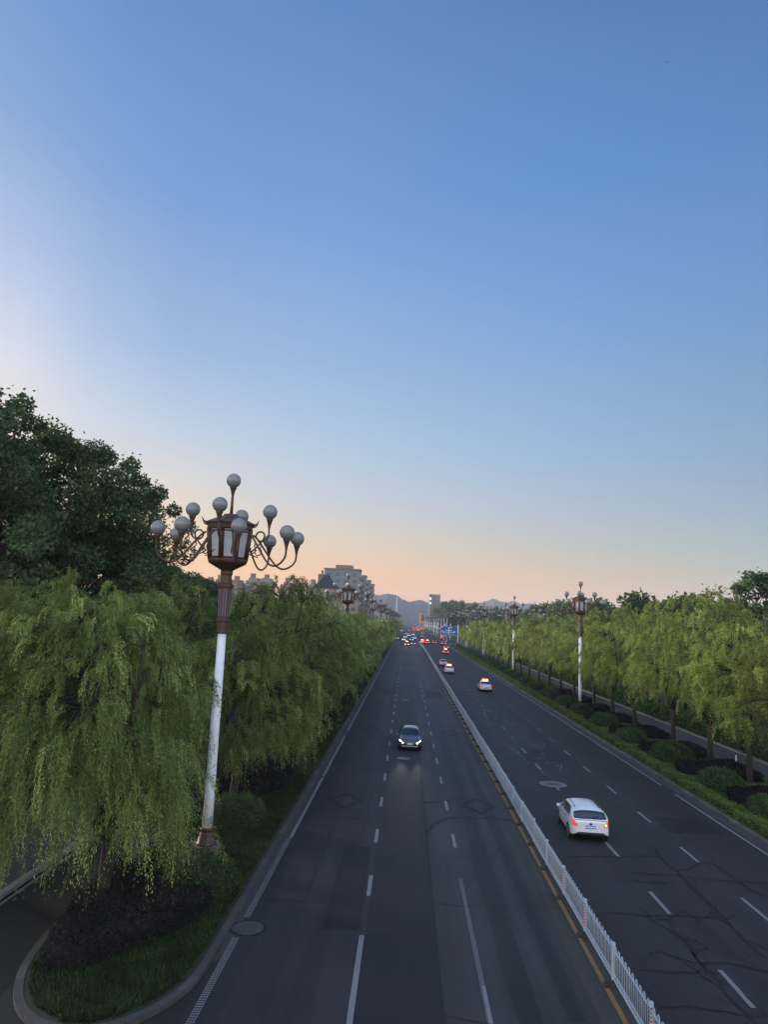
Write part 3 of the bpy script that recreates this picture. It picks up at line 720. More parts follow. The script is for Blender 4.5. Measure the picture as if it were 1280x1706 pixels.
while yy < 275:
    place(far_r[i % 2], 23.6, yy, rt.uniform(0, 6.3), rt.uniform(.88, 1.0), 'weeping willow on the right verge, %s counted from the right edge' % nth(i), GR)
    yy += 9.3; i += 1

# tall dark trees at the back left
bl = [broadleaf(201, 5.2, 20, 5, 120, 330, 0.20, 0.15, D_L, .32, .95, edge=.02), broadleaf(202, 4.8, 19, 4, 110, 300, 0.21, 0.155, D_L, .3, .95, edge=.02), broadleaf(203, 4.6, 16, 3, 100, 260, 0.24, 0.17, D_L, .28, .95, edge=.02)]
spots = [(-25.2, 37.5, 1.12, 0), (-24.4, 43, 1.12, 1), (-22.0, 46.5, 1.04, 0), (-20.6, 50, 1.0, 1), (-23.0, 56, 1.0, 2), (-28.5, 40, 1.16, 1), (-28.5, 50, 1.0, 0), (-21.5, 62, .86, 2), (-25.5, 66, .9, 2), (-30.5, 60, .98, 1), (-20.9, 70, .82, 2), (-27, 76, .85, 2), (-34, 34, 1.1, 0), (-22.5, 81, .8, 2)]
words = ['tallest dark leafy tree at the upper left edge of the photo', 'tall dark leafy tree just right of the tallest one', 'dark leafy tree third down the slope of crowns at the left',
 'dark leafy tree whose crown ends left of the lamp globes', 'dark tree behind the globes of the nearest lamp', 'dark tree filling the left edge behind the tallest tree', 'dark tree hidden behind the tall trees at the left',
 'lower dark tree behind the nearest lamp column', 'dark tree behind and left of the nearest lamp lantern', 'dark tree deep behind the left group', 'low dark tree right of the lantern bowl of the nearest lamp', 'low dark tree farther back on the left side', 'dark tree half outside the left edge', 'last dark tree of the left group before the brick apartments']
for (x, yy, s, k), wd in zip(spots, words):
    place(bl[k], x, yy, rt.uniform(0, 6.3), s, wd, 'tall dark trees at the left')
# mid distance background trees
bgt = [broadleaf(211 + i, 5.5, 13, 2, 60, 70, 0.55, 0.4, D_L, .25, 1.35, edge=.02) for i in range(2)]
for i, (x, yy, s) in enumerate([(-24, 96, .72), (-30, 105, .78), (-38, 95, .75), (-23, 118, .7), (-33, 130, .8), (-44, 120, .8), (-24, 145, .75), (-36, 160, .85), (-24, 175, .85), (-30, 200, .9), (-52, 150, .85), (-60, 190, .9), (-44, 190, .9), (-24, 215, .85), (-26, 240, .9), (-70, 240, 1.), (-50, 230, 1.), (-38, 250, 1.)]):
    place(bgt[i % 2], x, yy, rt.uniform(0, 6.3), s, 'dark bushy tree behind the left willows, %s counted into the distance' % nth(i + 1), 'dark trees behind the left willows')
k = 0
for (x, yy, s) in [(33, 62, .72), (38, 70, .85), (34, 78, .8), (42, 84, .9), (35, 92, 1.05), (40.5, 101, 1.12), (34, 106, 1.12), (46, 98, 1.0), (36, 118, 1.08), (43, 122, 1.1), (35, 132, 1.12), (38, 145, 1.12), (46, 140, 1.1), (36, 158, 1.15), (44, 165, 1.15), (36, 174, 1.15), (37, 190, 1.15), (46, 195, 1.15), (36, 208, 1.15), (40, 225, 1.15), (35, 242, 1.15), (50, 60, .8), (52, 76, .85), (56, 92, .9), (55, 110, .95), (32.5, 52, .55), (33, 45, .5), (60, 130, 1), (58, 160, 1.), (34, 258, 1.1), (44, 255, 1.1), (33.5, 275, 1.1)]:
    k += 1
    place(bgt[k % 2], x, yy, rt.uniform(0, 6.3), s, 'dark bushy tree behind the right willows, %s in the planting order inland' % nth(k) if False else 'dark bushy tree behind the right willows, %s counted into the distance' % nth(k), 'dark trees behind the right willows')
t = broadleaf(230, 4.0, 17.0, 3.2, 120, 230, 0.32, 0.24, D_L, .22, .95, edge=.08)
place(t, 42.3, 88, 0.4, (.98, 1.02), 'round dark tree standing alone against the sky at the right edge', None)
t = broadleaf(231, 2.4, 14.6, 9, 26, 30, 0.35, 0.16, leaf_mat('sparse_leaf', (0.06, 0.07, 0.02), (0.13, 0.11, 0.04), (0.2, 0.15, 0.06)), .16, .7, edge=.2)
place(t, 31.6, 73, 0.4, 1.0, 'sparse treetop with reddish new leaves above the right willows', None)
# poplars beyond the crossing on the right
pop = [broadleaf(240 + i, 3.2, 24, 1.5, 60, 60, 0.95, 0.7, D_L, .3, 1.4, 'poplar_tree', shape=.5) for i in range(2)]
k = 0
for x, yy, s in [(24.5, 350, .42), (27, 375, .5), (31, 395, .62), (26, 425, .6), (30, 450, .72), (35, 470, .85), (26.5, 490, .65), (31, 520, .9), (37, 540, 1.0), (26.5, 560, .72), (33, 585, 1.05), (39, 600, 1.15), (45, 590, 1.12), (27, 630, .85), (34, 650, 1.15), (41, 660, 1.25), (47, 640, 1.15), (28, 700, .95), (35, 720, 1.2), (43, 500, .9), (49, 520, 1.), (41, 430, .8), (47, 455, .85), (38, 390, .7), (45, 365, .65), (52, 390, .75), (60, 420, .8), (60, 480, .9), (30, 780, 1.), (30, 850, 1.), (31, 930, 1.)]:
    k += 1
    place(pop[k % 2], x, yy, rt.uniform(0, 6.3), (s * 1.0, s), 'dark poplar beyond the crossing on the right, %s counted into the distance' % nth(k), 'poplars beyond the crossing')
k = 0
for x in range(60, 330, 17):
    k += 1
    place(bgt[k % 2], x + rt.uniform(-5, 5), 330 + rt.uniform(-60, 60) if x < 160 else 300 + rt.uniform(-60, 40), rt.uniform(0, 6.3), rt.uniform(1.15, 1.5), 'far dark tree in the belt on the right skyline, %s from the road' % nth(k), 'far trees on the right skyline')
k = 0
for x in range(-30, -260, -14):
    k += 1
    place(bgt[k % 2], x + rt.uniform(-5, 5), 330 + rt.uniform(-40, 60), rt.uniform(0, 6.3), rt.uniform(1.0, 1.4), 'far dark tree in the belt below the brick apartments, %s from the road' % nth(k), 'far trees on the left skyline')
fw = MB()
rgw = np.random.default_rng(5)
n = 26000
xx = rgw.uniform(-900, 900, n); yy_ = rgw.uniform(500, 1500, n)
keep = (np.abs(xx - 6) > 45)
P3 = np.stack([xx, yy_, 3 + 9 * rgw.random(n) ** 0.6 * (0.6 + 0.4 * np.sin(xx * .06) * np.sin(yy_ * .05))], 1)[keep]
o = leaf_object('far_woods', P3, rgw.normal(size=P3.shape), 9.0, 7.0, rgw.uniform(.1, .7, len(P3)), D_L, None, 9)
tag(o, 'dark far-off woods reading as one mass below the hills', 'woods', kind='stuff')

# ---------------------------------------------------------------- shrubs, hedges, grass
def shrub(seed, rx, ry, h, n, ll, lw, m, core, name='ball_shrub'):
    rg = np.random.default_rng(seed); root = empty(name, (0, 0, 0))
    d = rg.normal(size=(n, 3)); d[:, 2] = np.abs(d[:, 2]); d /= np.linalg.norm(d, axis=1, keepdims=True)
    az = np.arctan2(d[:, 1], d[:, 0])
    wob = 1 + .05 * np.sin(az * 4 + seed) + .05 * np.sin(az * 7 + d[:, 2] * 5) + .03 * np.sin(d[:, 2] * 9 + az * 11)
    d2 = np.sign(d) * np.abs(d) ** 0.85
    p = d2 * np.array([rx, ry, h]) * (wob * rg.uniform(.9, 1.03, n))[:, None]
    dr = d + rg.normal(size=(n, 3)) * .7
    leaf_object('foliage', p, dr, ll, lw, rg.normal(size=n) * .2 + .42 + .12 * np.sin(az * 5 + d[:, 2] * 8), m, root, seed)
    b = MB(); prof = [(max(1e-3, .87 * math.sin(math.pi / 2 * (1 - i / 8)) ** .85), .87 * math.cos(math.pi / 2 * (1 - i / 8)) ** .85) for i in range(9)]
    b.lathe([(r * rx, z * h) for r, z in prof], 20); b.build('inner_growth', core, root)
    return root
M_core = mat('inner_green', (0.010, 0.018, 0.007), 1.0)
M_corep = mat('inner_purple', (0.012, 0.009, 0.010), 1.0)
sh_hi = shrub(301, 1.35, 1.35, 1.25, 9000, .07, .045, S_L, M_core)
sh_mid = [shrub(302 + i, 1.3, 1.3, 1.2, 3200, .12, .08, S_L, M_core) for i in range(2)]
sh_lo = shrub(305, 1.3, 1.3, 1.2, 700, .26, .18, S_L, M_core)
def shr(p, x, y, s, label, group): place(p, x, y, rt.uniform(0, 6.3), s, label, group, 'shrub', z=0.1)
shr(sh_hi, -7.15, 26.6, (1.12, 1.0), 'round clipped bush at the foot of the nearest street lamp', 'round bushes on the left verge')
shr(sh_hi, -7.75, 35.0, (1.05, 1.0), 'round clipped bush on the left verge just beyond the nearest street lamp', 'round bushes on the left verge')
for i, (x, y, s) in enumerate([(-7.6, 52.2, 1.), (-7.6, 60, 1.), (-7.5, 76, .95), (-7.5, 84, .9), (-7.4, 93, .95), (-7.5, 103, .9), (-7.5, 120, .95), (-7.5, 138, 1.)]):
    shr(sh_mid[i % 2], x, y, s, 'round bush on the left verge, %s one back under the willows' % nth(i + 3), 'round bushes on the left verge')
rb = [(20.3, 41.5, .95, .95), (20.5, 48.3, 1.05, 1.0), (20.9, 57.8, 1.2, 1.1), (20.3, 66.0, 1.05, .95), (20.6, 75.8, 1.1, 1.0), (20.3, 84.3, 1.0, .95), (20.3, 92.5, 1.1, 1.), (20.2, 101.5, 1.15, 1.05), (20.0, 112, 1.25, 1.1), (20.0, 122, 1.05, 1.), (20.2, 131, 1.1, 1.), (20.0, 140, .95, 1.), (20.1, 150, 1.15, 1.05)]
for i, (x, y, s, h) in enumerate(rb):
    shr(sh_mid[i % 2], x, y, (s, h), 'round clipped bush on the right verge, %s counted from the right edge' % nth(i + 1), 'round bushes on the right verge')
for i in range(15):
    shr(sh_lo, 20.1 + rt.uniform(-.4, .6), 159 + i * 8.4, (rt.uniform(.95, 1.2), rt.uniform(.9, 1.1)), 'round clipped bush on the right verge, %s counted from the right edge' % nth(i + 14), 'round bushes on the right verge')

def hedge(seed, outline, h, dens, ll, lw, m, core, label, cat, group, name='hedge', topbump=.07):
    """clipped hedge over any ground outline"""
    rg = np.random.default_rng(seed); P_ = np.array(outline, float)
    c = P_.mean(0)
    def inside(q):
        r = np.zeros(len(q), bool); j = len(P_) - 1
        for i in range(len(P_)):
            xi, yi = P_[i]; xj, yj = P_[j]
            k_ = ((yi > q[:, 1]) != (yj > q[:, 1])) & (q[:, 0] < (xj - xi) * (q[:, 1] - yi) / (yj - yi + 1e-12) + xi)
            r ^= k_; j = i
        return r
    lo, hi = P_.min(0), P_.max(0); area = np.prod(hi - lo)
    q = rg.uniform(lo, hi, (int(area * dens), 2)); q = q[inside(q)]
    zt = h * (1 + topbump * np.sin(q[:, 0] * 3.1 + seed) + topbump * np.sin(q[:, 1] * 2.3 + q[:, 0]) + rg.normal(size=len(q)) * .06)
    top = np.column_stack([q, zt]); dt = rg.normal(size=top.shape) * .8 + np.array([0, 0, .7])
    segs = []
    for i in range(len(P_)):
        a, b_ = P_[i], P_[(i + 1) % len(P_)]; L = np.linalg.norm(b_ - a); k_ = int(L * h * dens * .8)
        t_ = rg.random((k_, 1)); xy = a + (b_ - a) * t_; nn = np.array([(b_ - a)[1], -(b_ - a)[0]]) / max(L, 1e-6)
        if np.dot(nn, (a + b_) / 2 - c) < 0: nn = -nn
        zz = rg.random(k_) ** .8 * h * 1.03
        bul = (.05 * np.sin(xy[:, 0] * 5 + xy[:, 1] * 4) + rg.normal(size=k_) * .04)[:, None]
        segs.append((np.column_stack([xy + nn * bul, zz]), np.tile(np.array([nn[0], nn[1], .2]), (k_, 1)) + rg.normal(size=(k_, 3)) * .7))
    pos = np.vstack([top] + [s[0] for s in segs]); dr = np.vstack([dt] + [s[1] for s in segs])
    root = empty(name, (0, 0, .12))
    leaf_object('foliage', pos, dr, ll, lw, rg.normal(size=len(pos)) * .2 + .42 + .15 * np.sin(pos[:, 0] * 2.2 + pos[:, 1] * 1.7), m, root, seed)
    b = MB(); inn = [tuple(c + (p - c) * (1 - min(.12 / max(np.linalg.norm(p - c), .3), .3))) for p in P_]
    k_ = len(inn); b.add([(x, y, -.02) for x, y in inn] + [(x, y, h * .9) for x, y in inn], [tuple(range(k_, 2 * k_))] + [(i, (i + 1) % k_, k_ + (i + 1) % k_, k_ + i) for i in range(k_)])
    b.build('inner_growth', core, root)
    tag(root, label, cat, group); return root
GH = 'purple-leaved hedges'
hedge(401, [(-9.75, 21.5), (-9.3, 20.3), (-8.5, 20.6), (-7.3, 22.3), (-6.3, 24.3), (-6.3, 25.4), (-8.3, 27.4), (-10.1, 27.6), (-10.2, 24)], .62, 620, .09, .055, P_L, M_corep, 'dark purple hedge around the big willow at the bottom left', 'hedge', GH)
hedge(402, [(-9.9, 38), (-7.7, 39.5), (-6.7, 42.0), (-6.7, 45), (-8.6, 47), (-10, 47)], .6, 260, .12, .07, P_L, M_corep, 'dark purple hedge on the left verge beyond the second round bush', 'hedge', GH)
for i, (y, d_) in enumerate([(65, 200), (82, 120), (108, 80), (128, 60)]):
    hedge(403 + i, [(-9.9, y - 5), (-7.2, y - 3), (-6.7, y), (-6.9, y + 4), (-9.8, y + 6)], .6, d_, .17, .11, P_L, M_corep, 'dark purple hedge under the left willows, %s one back' % nth(i + 3), 'hedge', GH)
for i, y in enumerate([45.0, 53.3, 61.2, 70.3, 79.8, 88.4, 97.5, 107]):
    hedge(410 + i, [(19.6, y - .9), (21.2, y - 2.0), (24.4, y - 2.6), (24.6, y + 2.6), (22.6, y + 2.0), (19.9, y + .9)], .55, 230 if y < 75 else 110, .13 if y < 75 else .2, .08 if y < 75 else .12, P_L, M_corep,
          'wedge of dark purple hedge under the right willows, %s from the right edge' % nth(i + 1), 'hedge', GH)
for i, (y0, y1, d_, l_) in enumerate([(30, 62, 380, .09), (62.1, 110, 160, .14), (110.1, 180, 70, .22), (180.1, 290, 35, .34)]):
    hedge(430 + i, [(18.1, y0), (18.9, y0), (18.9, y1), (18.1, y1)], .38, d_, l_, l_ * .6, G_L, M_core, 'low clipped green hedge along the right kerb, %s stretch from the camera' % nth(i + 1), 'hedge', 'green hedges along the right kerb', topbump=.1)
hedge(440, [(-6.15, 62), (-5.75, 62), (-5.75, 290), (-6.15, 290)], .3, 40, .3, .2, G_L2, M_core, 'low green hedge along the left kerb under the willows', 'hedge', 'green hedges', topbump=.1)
hedge(441, [(29.0, 40), (31, 40), (31, 290), (29.0, 290)], 1.1, 26, .4, .26, S_L, M_core, 'tall green hedge beyond the service road on the right', 'hedge', 'green hedges', topbump=.12)
hedge(442, [(-20.5, 20), (-18.3, 20), (-18.3, 90), (-20.5, 90)], 1.3, 60, .25, .16, S_L, M_core, 'tall green hedge beyond the left pavement', 'hedge', 'green hedges', topbump=.12)

def grass(name, x0, x1, y0, y1, n, ll, lw, label, mask=None, seed=1, z=.12, gm=None):
    rg = np.random.default_rng(seed)
    yv = y0 + (y1 - y0) * rg.random(n) ** 1.35; xv = rg.uniform(x0, x1, n)
    p = np.column_stack([xv, yv, np.full(n, z)])
    if mask is not None: p = p[mask(p)]
    clump = .5 + .3 * np.sin(p[:, 0] * 3.3 + np.sin(p[:, 1] * 1.9) * 2) * np.sin(p[:, 1] * 2.7)
    d = rg.normal(size=p.shape) * .55; d[:, 2] = rg.uniform(.35, 1.1, len(p))
    o = leaf_object(name, p, d, ll, lw, clump * .8 + rg.normal(size=len(p)) * .2, gm or G_L, None, seed)
    tag(o, label, 'grass', kind='stuff')
def nmask(p):
    x, y = p[:, 0], p[:, 1]
    lim = np.interp(y, [18.38, 18.7, 19.5, 20.5, 22], [-7.1, -6.6, -6.03, -5.7, -5.6]); lo = np.interp(y, [18.38, 18.8, 19.6, 20.7, 22.2, 24.2], [-7.9, -8.7, -9.32, -9.8, -10.12, -10.28])
    return (x < lim) & (x > lo)
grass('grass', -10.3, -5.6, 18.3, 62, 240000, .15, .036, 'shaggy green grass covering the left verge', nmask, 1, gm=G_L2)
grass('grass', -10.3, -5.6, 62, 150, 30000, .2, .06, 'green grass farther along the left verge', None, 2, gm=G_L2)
grass('grass', 18.0, 25.1, 34, 75, 110000, .12, .032, 'bright green lawn on the right verge', None, 3)
grass('grass', 18.0, 25.1, 75, 180, 60000, .22, .075, 'green lawn farther along the right verge', None, 4)

# ---------------------------------------------------------------- street lamps
def street_lamp():
    root = empty('street_lamp', (0, 0, 0))
    b = MB(); b.box(-.55, .55, -.55, .55, -.1, .42); b.box(-.5, .5, -.5, .5, .42, .50); b.build('plinth', M_plinth, root)
    b = MB(); b.lathe([(.40, .50), (.40, .58), (.34, .62), (.33, .78), (.27, .84), (.30, .90), (.25, .96), (.25, 1.06), (.27, 1.08), (.27, 1.14), (.215, 1.17)], 20); b.build('base_collar', M_bronze, root)
    b = MB(); b.lathe([(.212, 1.15), (.205, 2.6), (.195, 5.0), (.175, 9.05)], 20)
    for z in (2.9, 6.0): b.lathe([(.208 - z * .003, z), (.208 - z * .003, z + .02)], 20, cap=False)
    p = b.build('pole', M_white_paint, root)
    st = MB(); a0 = -1.25
    for k in range(4):
        a = a0 + k * .17; a2 = a + .17; r = .2125
        st.quad([(r * math.cos(a), r * math.sin(a), 1.33), (r * math.cos(a2), r * math.sin(a2), 1.33), (r * math.cos(a2), r * math.sin(a2), 1.62), (r * math.cos(a), r * math.sin(a), 1.62)])
    s_ = st.build('sticker', M_sticker, p)
    st = MB()
    for j, z in enumerate((1.38, 1.45, 1.54)):
        for k in range(3):
            a = a0 + .08 + k * .17; a2 = a + .11; r = .2145
            st.quad([(r * math.cos(a), r * math.sin(a), z), (r * math.cos(a2), r * math.sin(a2), z), (r * math.cos(a2), r * math.sin(a2), z + .035), (r * math.cos(a), r * math.sin(a), z + .035)])
    st.build('sticker_text', M_white_paint, s_)
    # column flare below the lantern: tapered octagonal basket with slats
    b = MB(); rot = math.pi / 8
    b.lathe([(.20, 8.98), (.27, 9.02), (.27, 9.10), (.245, 9.14), (.25, 9.46), (.285, 9.50), (.285, 9.56), (.25, 9.6), (.33, 10.93), (.37, 10.97), (.37, 11.06), (.28, 11.12), (.235, 11.45), (.28, 11.5), (.28, 11.62), (.24, 11.68)], 8, rot=rot, smooth=False)
    b.build('column_head', M_bronze, root)
    b = MB()
    for k in range(8):
        a = rot + math.pi / 8 + k * math.pi / 4
        for s in (-.055, .055):
            for (z0, z1) in ((9.72, 10.85),):
                r0, r1 = .237 * 1.0 + .008, .308 + .008; tx, ty = -math.sin(a), math.cos(a); w_ = .028
                P_ = []
                for rr, z in ((r0, z0), (r1, z1)):
                    for q in (s - w_, s + w_): P_.append((rr * math.cos(a) + q * tx, rr * math.sin(a) + q * ty, z))
                b.quad([P_[0], P_[1], P_[3], P_[2]])
    b.build('vent_slot', mat('vent_grey', (.11, .11, .13), .6), root)
    # lantern
    lan = empty('lantern', (0, 0, 0)); lan.parent = root
    b = MB()
    b.lathe([(.24, 11.62), (.32, 11.7), (.86, 11.98), (.90, 12.06), (.90, 12.14), (.86, 12.17)], 8, rot=rot, smooth=False)
    b.lathe([(.97, 13.40), (1.02, 13.45), (1.05, 13.62), (1.13, 13.66), (1.13, 13.70), (.42, 14.02), (.34, 14.02), (.34, 14.10), (.26, 14.12)], 8, rot=rot, smooth=False)
    for k in range(8):
        a = rot + k * math.pi / 4; r0, r1 = .83, .97
        b.tube([(r0 * math.cos(a), r0 * math.sin(a), 12.12), (r1 * math.cos(a), r1 * math.sin(a), 13.45)], .085, 6)
        b.tube([(1.08 * math.cos(a), 1.08 * math.sin(a), 13.66), (1.22 * math.cos(a), 1.22 * math.sin(a), 13.72), (1.30 * math.cos(a), 1.30 * math.sin(a), 13.86)], [.04, .035, .02], 5)
    b.tube([(0, 0, 14.05), (0, 0, 15.0)], [.075, .05], 8)
    b.build('lantern_frame', M_bronze, lan)
    for k in range(8):
        a0_, a1_ = rot + k * math.pi / 4, rot + (k + 1) * math.pi / 4; b = MB(); r0, r1 = .80, .935; am = (a0_ + a1_) / 2
        def pt(r, a, z, f=1.0):
            return Vector((r * math.cos(a), r * math.sin(a), z))
        A, B_, C_, D = pt(r0, a0_, 12.16), pt(r0, a1_, 12.16), pt(r1, a1_, 13.42), pt(r1, a0_, 13.42)
        n_ = (B_ - A).cross(D - A).normalized() * .02
        b.add([A, B_, C_, D, A - n_, B_ - n_, C_ - n_, D - n_], [(0, 1, 2, 3), (7, 6, 5, 4), (0, 3, 7, 4), (1, 5, 6, 2), (3, 2, 6, 7), (0, 4, 5, 1)])
        # thin inner border bars
        b.build('pane', M_pane, lan)
        f = MB()
        for s, e in ((A.lerp(B_, .14), D.lerp(C_, .14)), (A.lerp(B_, .86), D.lerp(C_, .86)), (A + (D - A) * .04, B_ + (C_ - B_) * .04), (A + (D - A) * .93, B_ + (C_ - B_) * .93)):
            f.tube([s + n_ * .5, e + n_ * .5], .032, 4)
        f.build('pane_border', M_bronze, lan)
    # arms with globes
    def globe(parent, r, z):
        b = MB(); b.sphere((r[0], r[1], z), .315, 20, 14); b.build('globe', M_globe, parent)
    def cup(b, x, y, z):  # z = globe centre
        b.lathe([(.03, -.85), (.045, -.82), (.035, -.78), (.05, -.70), (.062, -.60), (.12, -.38), (.15, -.34), (.15, -.27)], 12, (x, y, z))
    b = MB(); cup(b, 0, 0, 15.62); b.tube([(0, 0, 14.9), (0, 0, 14.95)], .03, 6); top = b.build('top_stem', M_bronze, root); globe(top, (0, 0), 15.62)
    off = R(-6.3)
    for k in range(8):
        a = -off * -1 + k * math.pi / 4; a = R(6.3) + k * math.pi / 4; ca, sa = math.cos(a), math.sin(a)
        def q(r, z, t=0.0): return (r * ca - t * sa, r * sa + t * ca, z)
        b = MB(); zc = 13.28
        path = [(1.0, 13.28), (1.18, 13.16), (1.42, 12.86), (1.75, 12.42), (2.05, 12.06), (2.3, 11.90), (2.55, 11.90), (2.80, 12.05), (2.96, 12.27), (2.99, 12.5)]
        b.tube(sm([q(*p) for p in path]), .042, 8)
        # scroll hugging the lantern
        sc = [(1.42, 12.86)]
        for j in range(12):
            an = R(60 - j * 27); rr = .19 * (1 - j * .045); sc.append((1.26 + rr * math.cos(an), 12.55 + rr * math.sin(an)))
        b.tube([q(*p) for p in sc], .026, 6)
        b.tube([q(*p) for p in [(.93, 12.5), (1.1, 12.36), (1.28, 12.32)]], .026, 6)
        cup(b, 2.99 * ca, 2.99 * sa, zc); arm = b.build('lower_arm', M_bronze, root); globe(arm, (2.99 * ca, 2.99 * sa), zc)
    for k in range(4):
        a = R(-16.2) + k * math.pi / 2; ca, sa = math.cos(a), math.sin(a)
        def q(r, z, t=0.0): return (r * ca - t * sa, r * sa + t * ca, z)
        b = MB(); zc = 14.28
        path = [(1.72, 13.5), (1.72, 13.3), (1.66, 13.12), (1.5, 13.0), (1.33, 13.0), (1.2, 13.1), (1.17, 13.25), (1.28, 13.38), (1.45, 13.38), (1.55, 13.22), (1.45, 13.0), (1.25, 12.75), (1.0, 12.5)]
        b.tube(sm([q(*p) for p in path]), .038, 8)
        cup(b, 1.72 * ca, 1.72 * sa, zc); arm = b.build('upper_arm', M_bronze, root); globe(arm, (1.72 * ca, 1.72 * sa), zc)
    return root
lamp0 = street_lamp()
first = [True]
def put_lamp(x, y, rz, label, group, sc=1.0):
    o = lamp0 if first[0] else copy_tree(lamp0); first[0] = False
    o.location = (x, y, 0.1); o.rotation_euler = (0, 0, rz); o.scale = (sc,) * 3
    tag(o, label, 'street lamp', group)
GLa, GRa = 'ornate street lamps on the left', 'ornate street lamps on the right'
put_lamp(-7.78, 30.2, R(14.4), 'ornate bronze street lamp with many globes on a white pole, nearest on the left', GLa, .992)
for i, y in enumerate([95.5, 168, 222, 288]):
    put_lamp(-8.05, y, [R(24), R(5), R(-8), 0][i], 'ornate lamp rising above the left willows, %s along the left row' % nth(i + 2), GLa, .985)
for i, y in enumerate([88.4, 142.7, 198, 253, 296]):
    put_lamp(21.2, y, [R(-3), R(8), R(20), R(4), 0][i], 'ornate globe lamp on the right verge, %s along the right row' % nth(i + 1), GRa, .97)
for i, y in enumerate([345, 392, 440, 490, 540, 595, 650, 720, 800, 880]):
    put_lamp(21.0, y, i * .3, 'distant ornate lamp beyond the crossing, %s on the right' % nth(i + 1), 'lamps right of the road beyond the crossing', .97)
for i, y in enumerate([345, 400, 455, 510, 580, 660, 750]):
    put_lamp(-8.0, y, i * .3, 'distant ornate lamp beyond the crossing, %s on the left' % nth(i + 1), 'lamps left of the road beyond the crossing', .97)
# service road lamps set back behind the right row
for i, y in enumerate([170, 226, 280, 330, 372, 416, 470]):
    put_lamp(31.5, y, i * .4, 'ornate globe lamp of the row set back beyond the service road, %s inland' % nth(i + 1), 'lamps of the set-back row', .93)

# ---------------------------------------------------------------- road barrier
def barrier(post_kind, hi=True):
    root = empty('road_barrier', (0, 0, 0)); L = 3.1
    b = MB()
    b.box(-.022, .022, .06, L, .22, .27); b.box(-.018, .018, .06, L, .98, 1.02)
    b.box(-.018, .018, .06, L, .36, .385)
    n = 20
    yv = [.12 + (L - .2) * k / (n - 1) for k in range(n)]
    for k in range(0, n, 2):
        y0, y1 = yv[k], yv[k + 1]; r = (y1 - y0) / 2; ym = (y0 + y1) / 2
        pts = [(0, y0, .25), (0, y0, 1.07)]
        pts += [(0, ym - r * math.cos(math.pi * j / (4 if hi else 2)), 1.07 + r * 1.1 * math.sin(math.pi * j / (4 if hi else 2))) for j in range(1, 4 if hi else 2)]
        pts += [(0, y1, 1.07), (0, y1, .25)]
        b.tube(pts, .0115, 6 if hi else 4)
    b.build('fence_panel', M_barrier, root)
    b = MB()
    b.box(-.045, .045, -.045, .045, .12, 1.14); b.box(-.05, .05, -.05, .05, 1.14, 1.17)
    p = b.build('post', M_barrier if post_kind != 'yellow' else M_barrier, root)
    if post_kind == 'striped':
        s = MB()
        for k in range(8):
            z = .34 + k * .095
            for fx, sx in ((-1, -.0475), (1, .0475)):
                s.quad([(sx, -.04 * fx, z), (sx, .04 * fx, z + .035), (sx, .04 * fx, z + .075), (sx, -.04 * fx, z + .04)])
            for fy, sy in ((-1, -.0475), (1, .0475)):
                s.quad([(-.04 * -fy, sy, z), (.04 * -fy, sy, z + .035), (.04 * -fy, sy, z + .075), (-.04 * -fy, sy, z + .04)])
        s.build('red_stripe', M_red, p)
    if post_kind == 'yellow':
        s = MB(); s.box(.0, .03, -.0485, -.047, .4, .85); s.build('reflector', M_yellow, p)
    b = MB()
    prof = [(-.27, 0), (.27, 0), (.25, .09), (.09, .15), (-.09, .15), (-.25, .09)]
    vs = [(x, -.11 + (.02 if z > .1 else 0), z) for x, z in prof] + [(x, .11 - (.02 if z > .1 else 0), z) for x, z in prof]
    b.add(vs, [(0, 1, 2, 3, 4, 5), (11, 10, 9, 8, 7, 6)] + [(i, i + 6, (i + 1) % 6 + 6, (i + 1) % 6) for i in range(6)])
    b.box(-.06, .06, -.06, .06, .14, .2)
    b.build('rubber_foot', M_rubber, root)
    return root
protos = {'striped': barrier('striped'), 'plain': barrier('yellow'), 'far': barrier('plain', False)}
seq = ['striped', 'plain', 'striped', 'striped', 'plain', 'plain', 'plain']
bused = set()
XF = 6.2
y = 12.42; k = 0; x = XF
while y < 292:
    kind = 'far' if k > 24 else ('plain' if k in (0, 3, 6, 8, 9, 11, 12, 14, 15) else 'striped')
    p = protos[kind]
    ang = 0.0
    if y > 251: ang = R(1.4)
    o = p if kind not in bused else copy_tree(p); bused.add(kind)
    o.location = (x + rt.uniform(-.012, .012), y, 0.0); o.rotation_euler = (rt.uniform(-.003, .003), rt.uniform(-.012, .012), ang + rt.uniform(-.004, .004))
    if k < 45: lab = 'section of white picket barrier on the centre line, %s counted up from the bottom edge' % nth(k + 1)
    else: lab = 'far section of the white centre barrier shortly before the crossing'
    tag(o, lab, 'barrier', 'white barrier sections on the centre line' if k < 45 else 'far white barrier sections')
    x -= math.sin(ang) * 3.165; y += math.cos(ang) * 3.165; k += 1

# ---------------------------------------------------------------- cars
M_glass = mat('car_glass', (0.012, 0.015, 0.02), 0.08, spec=0.8)
M_tyre = mat('tyre', (0.012, 0.012, 0.012), 0.85)
M_rim = mat('alloy_rim', (0.35, 0.36, 0.38), 0.35, metal=0.8)
M_blackp = mat('black_plastic', (0.014, 0.014, 0.015), 0.5)
M_tail = mat('tail_lamp_lit', (0.45, 0.02, 0.015), 0.25, emit=(1, .06, .03), estr=.7)
M_taildim = mat('tail_lamp', (0.42, 0.03, 0.02), 0.2, emit=(1, .08, .04), estr=.22)
M_orange = mat('indicator_lit', (0.8, .25, .05), .3, emit=(1, .32, .08), estr=1.6)
M_head = mat('head_lamp_lit', (0.8, .8, .75), .2, emit=(1, .90, .68), estr=3)
M_headfar = mat('head_lamp_far', (0.8, .8, .75), .2, emit=(1, .92, .74), estr=3.2)
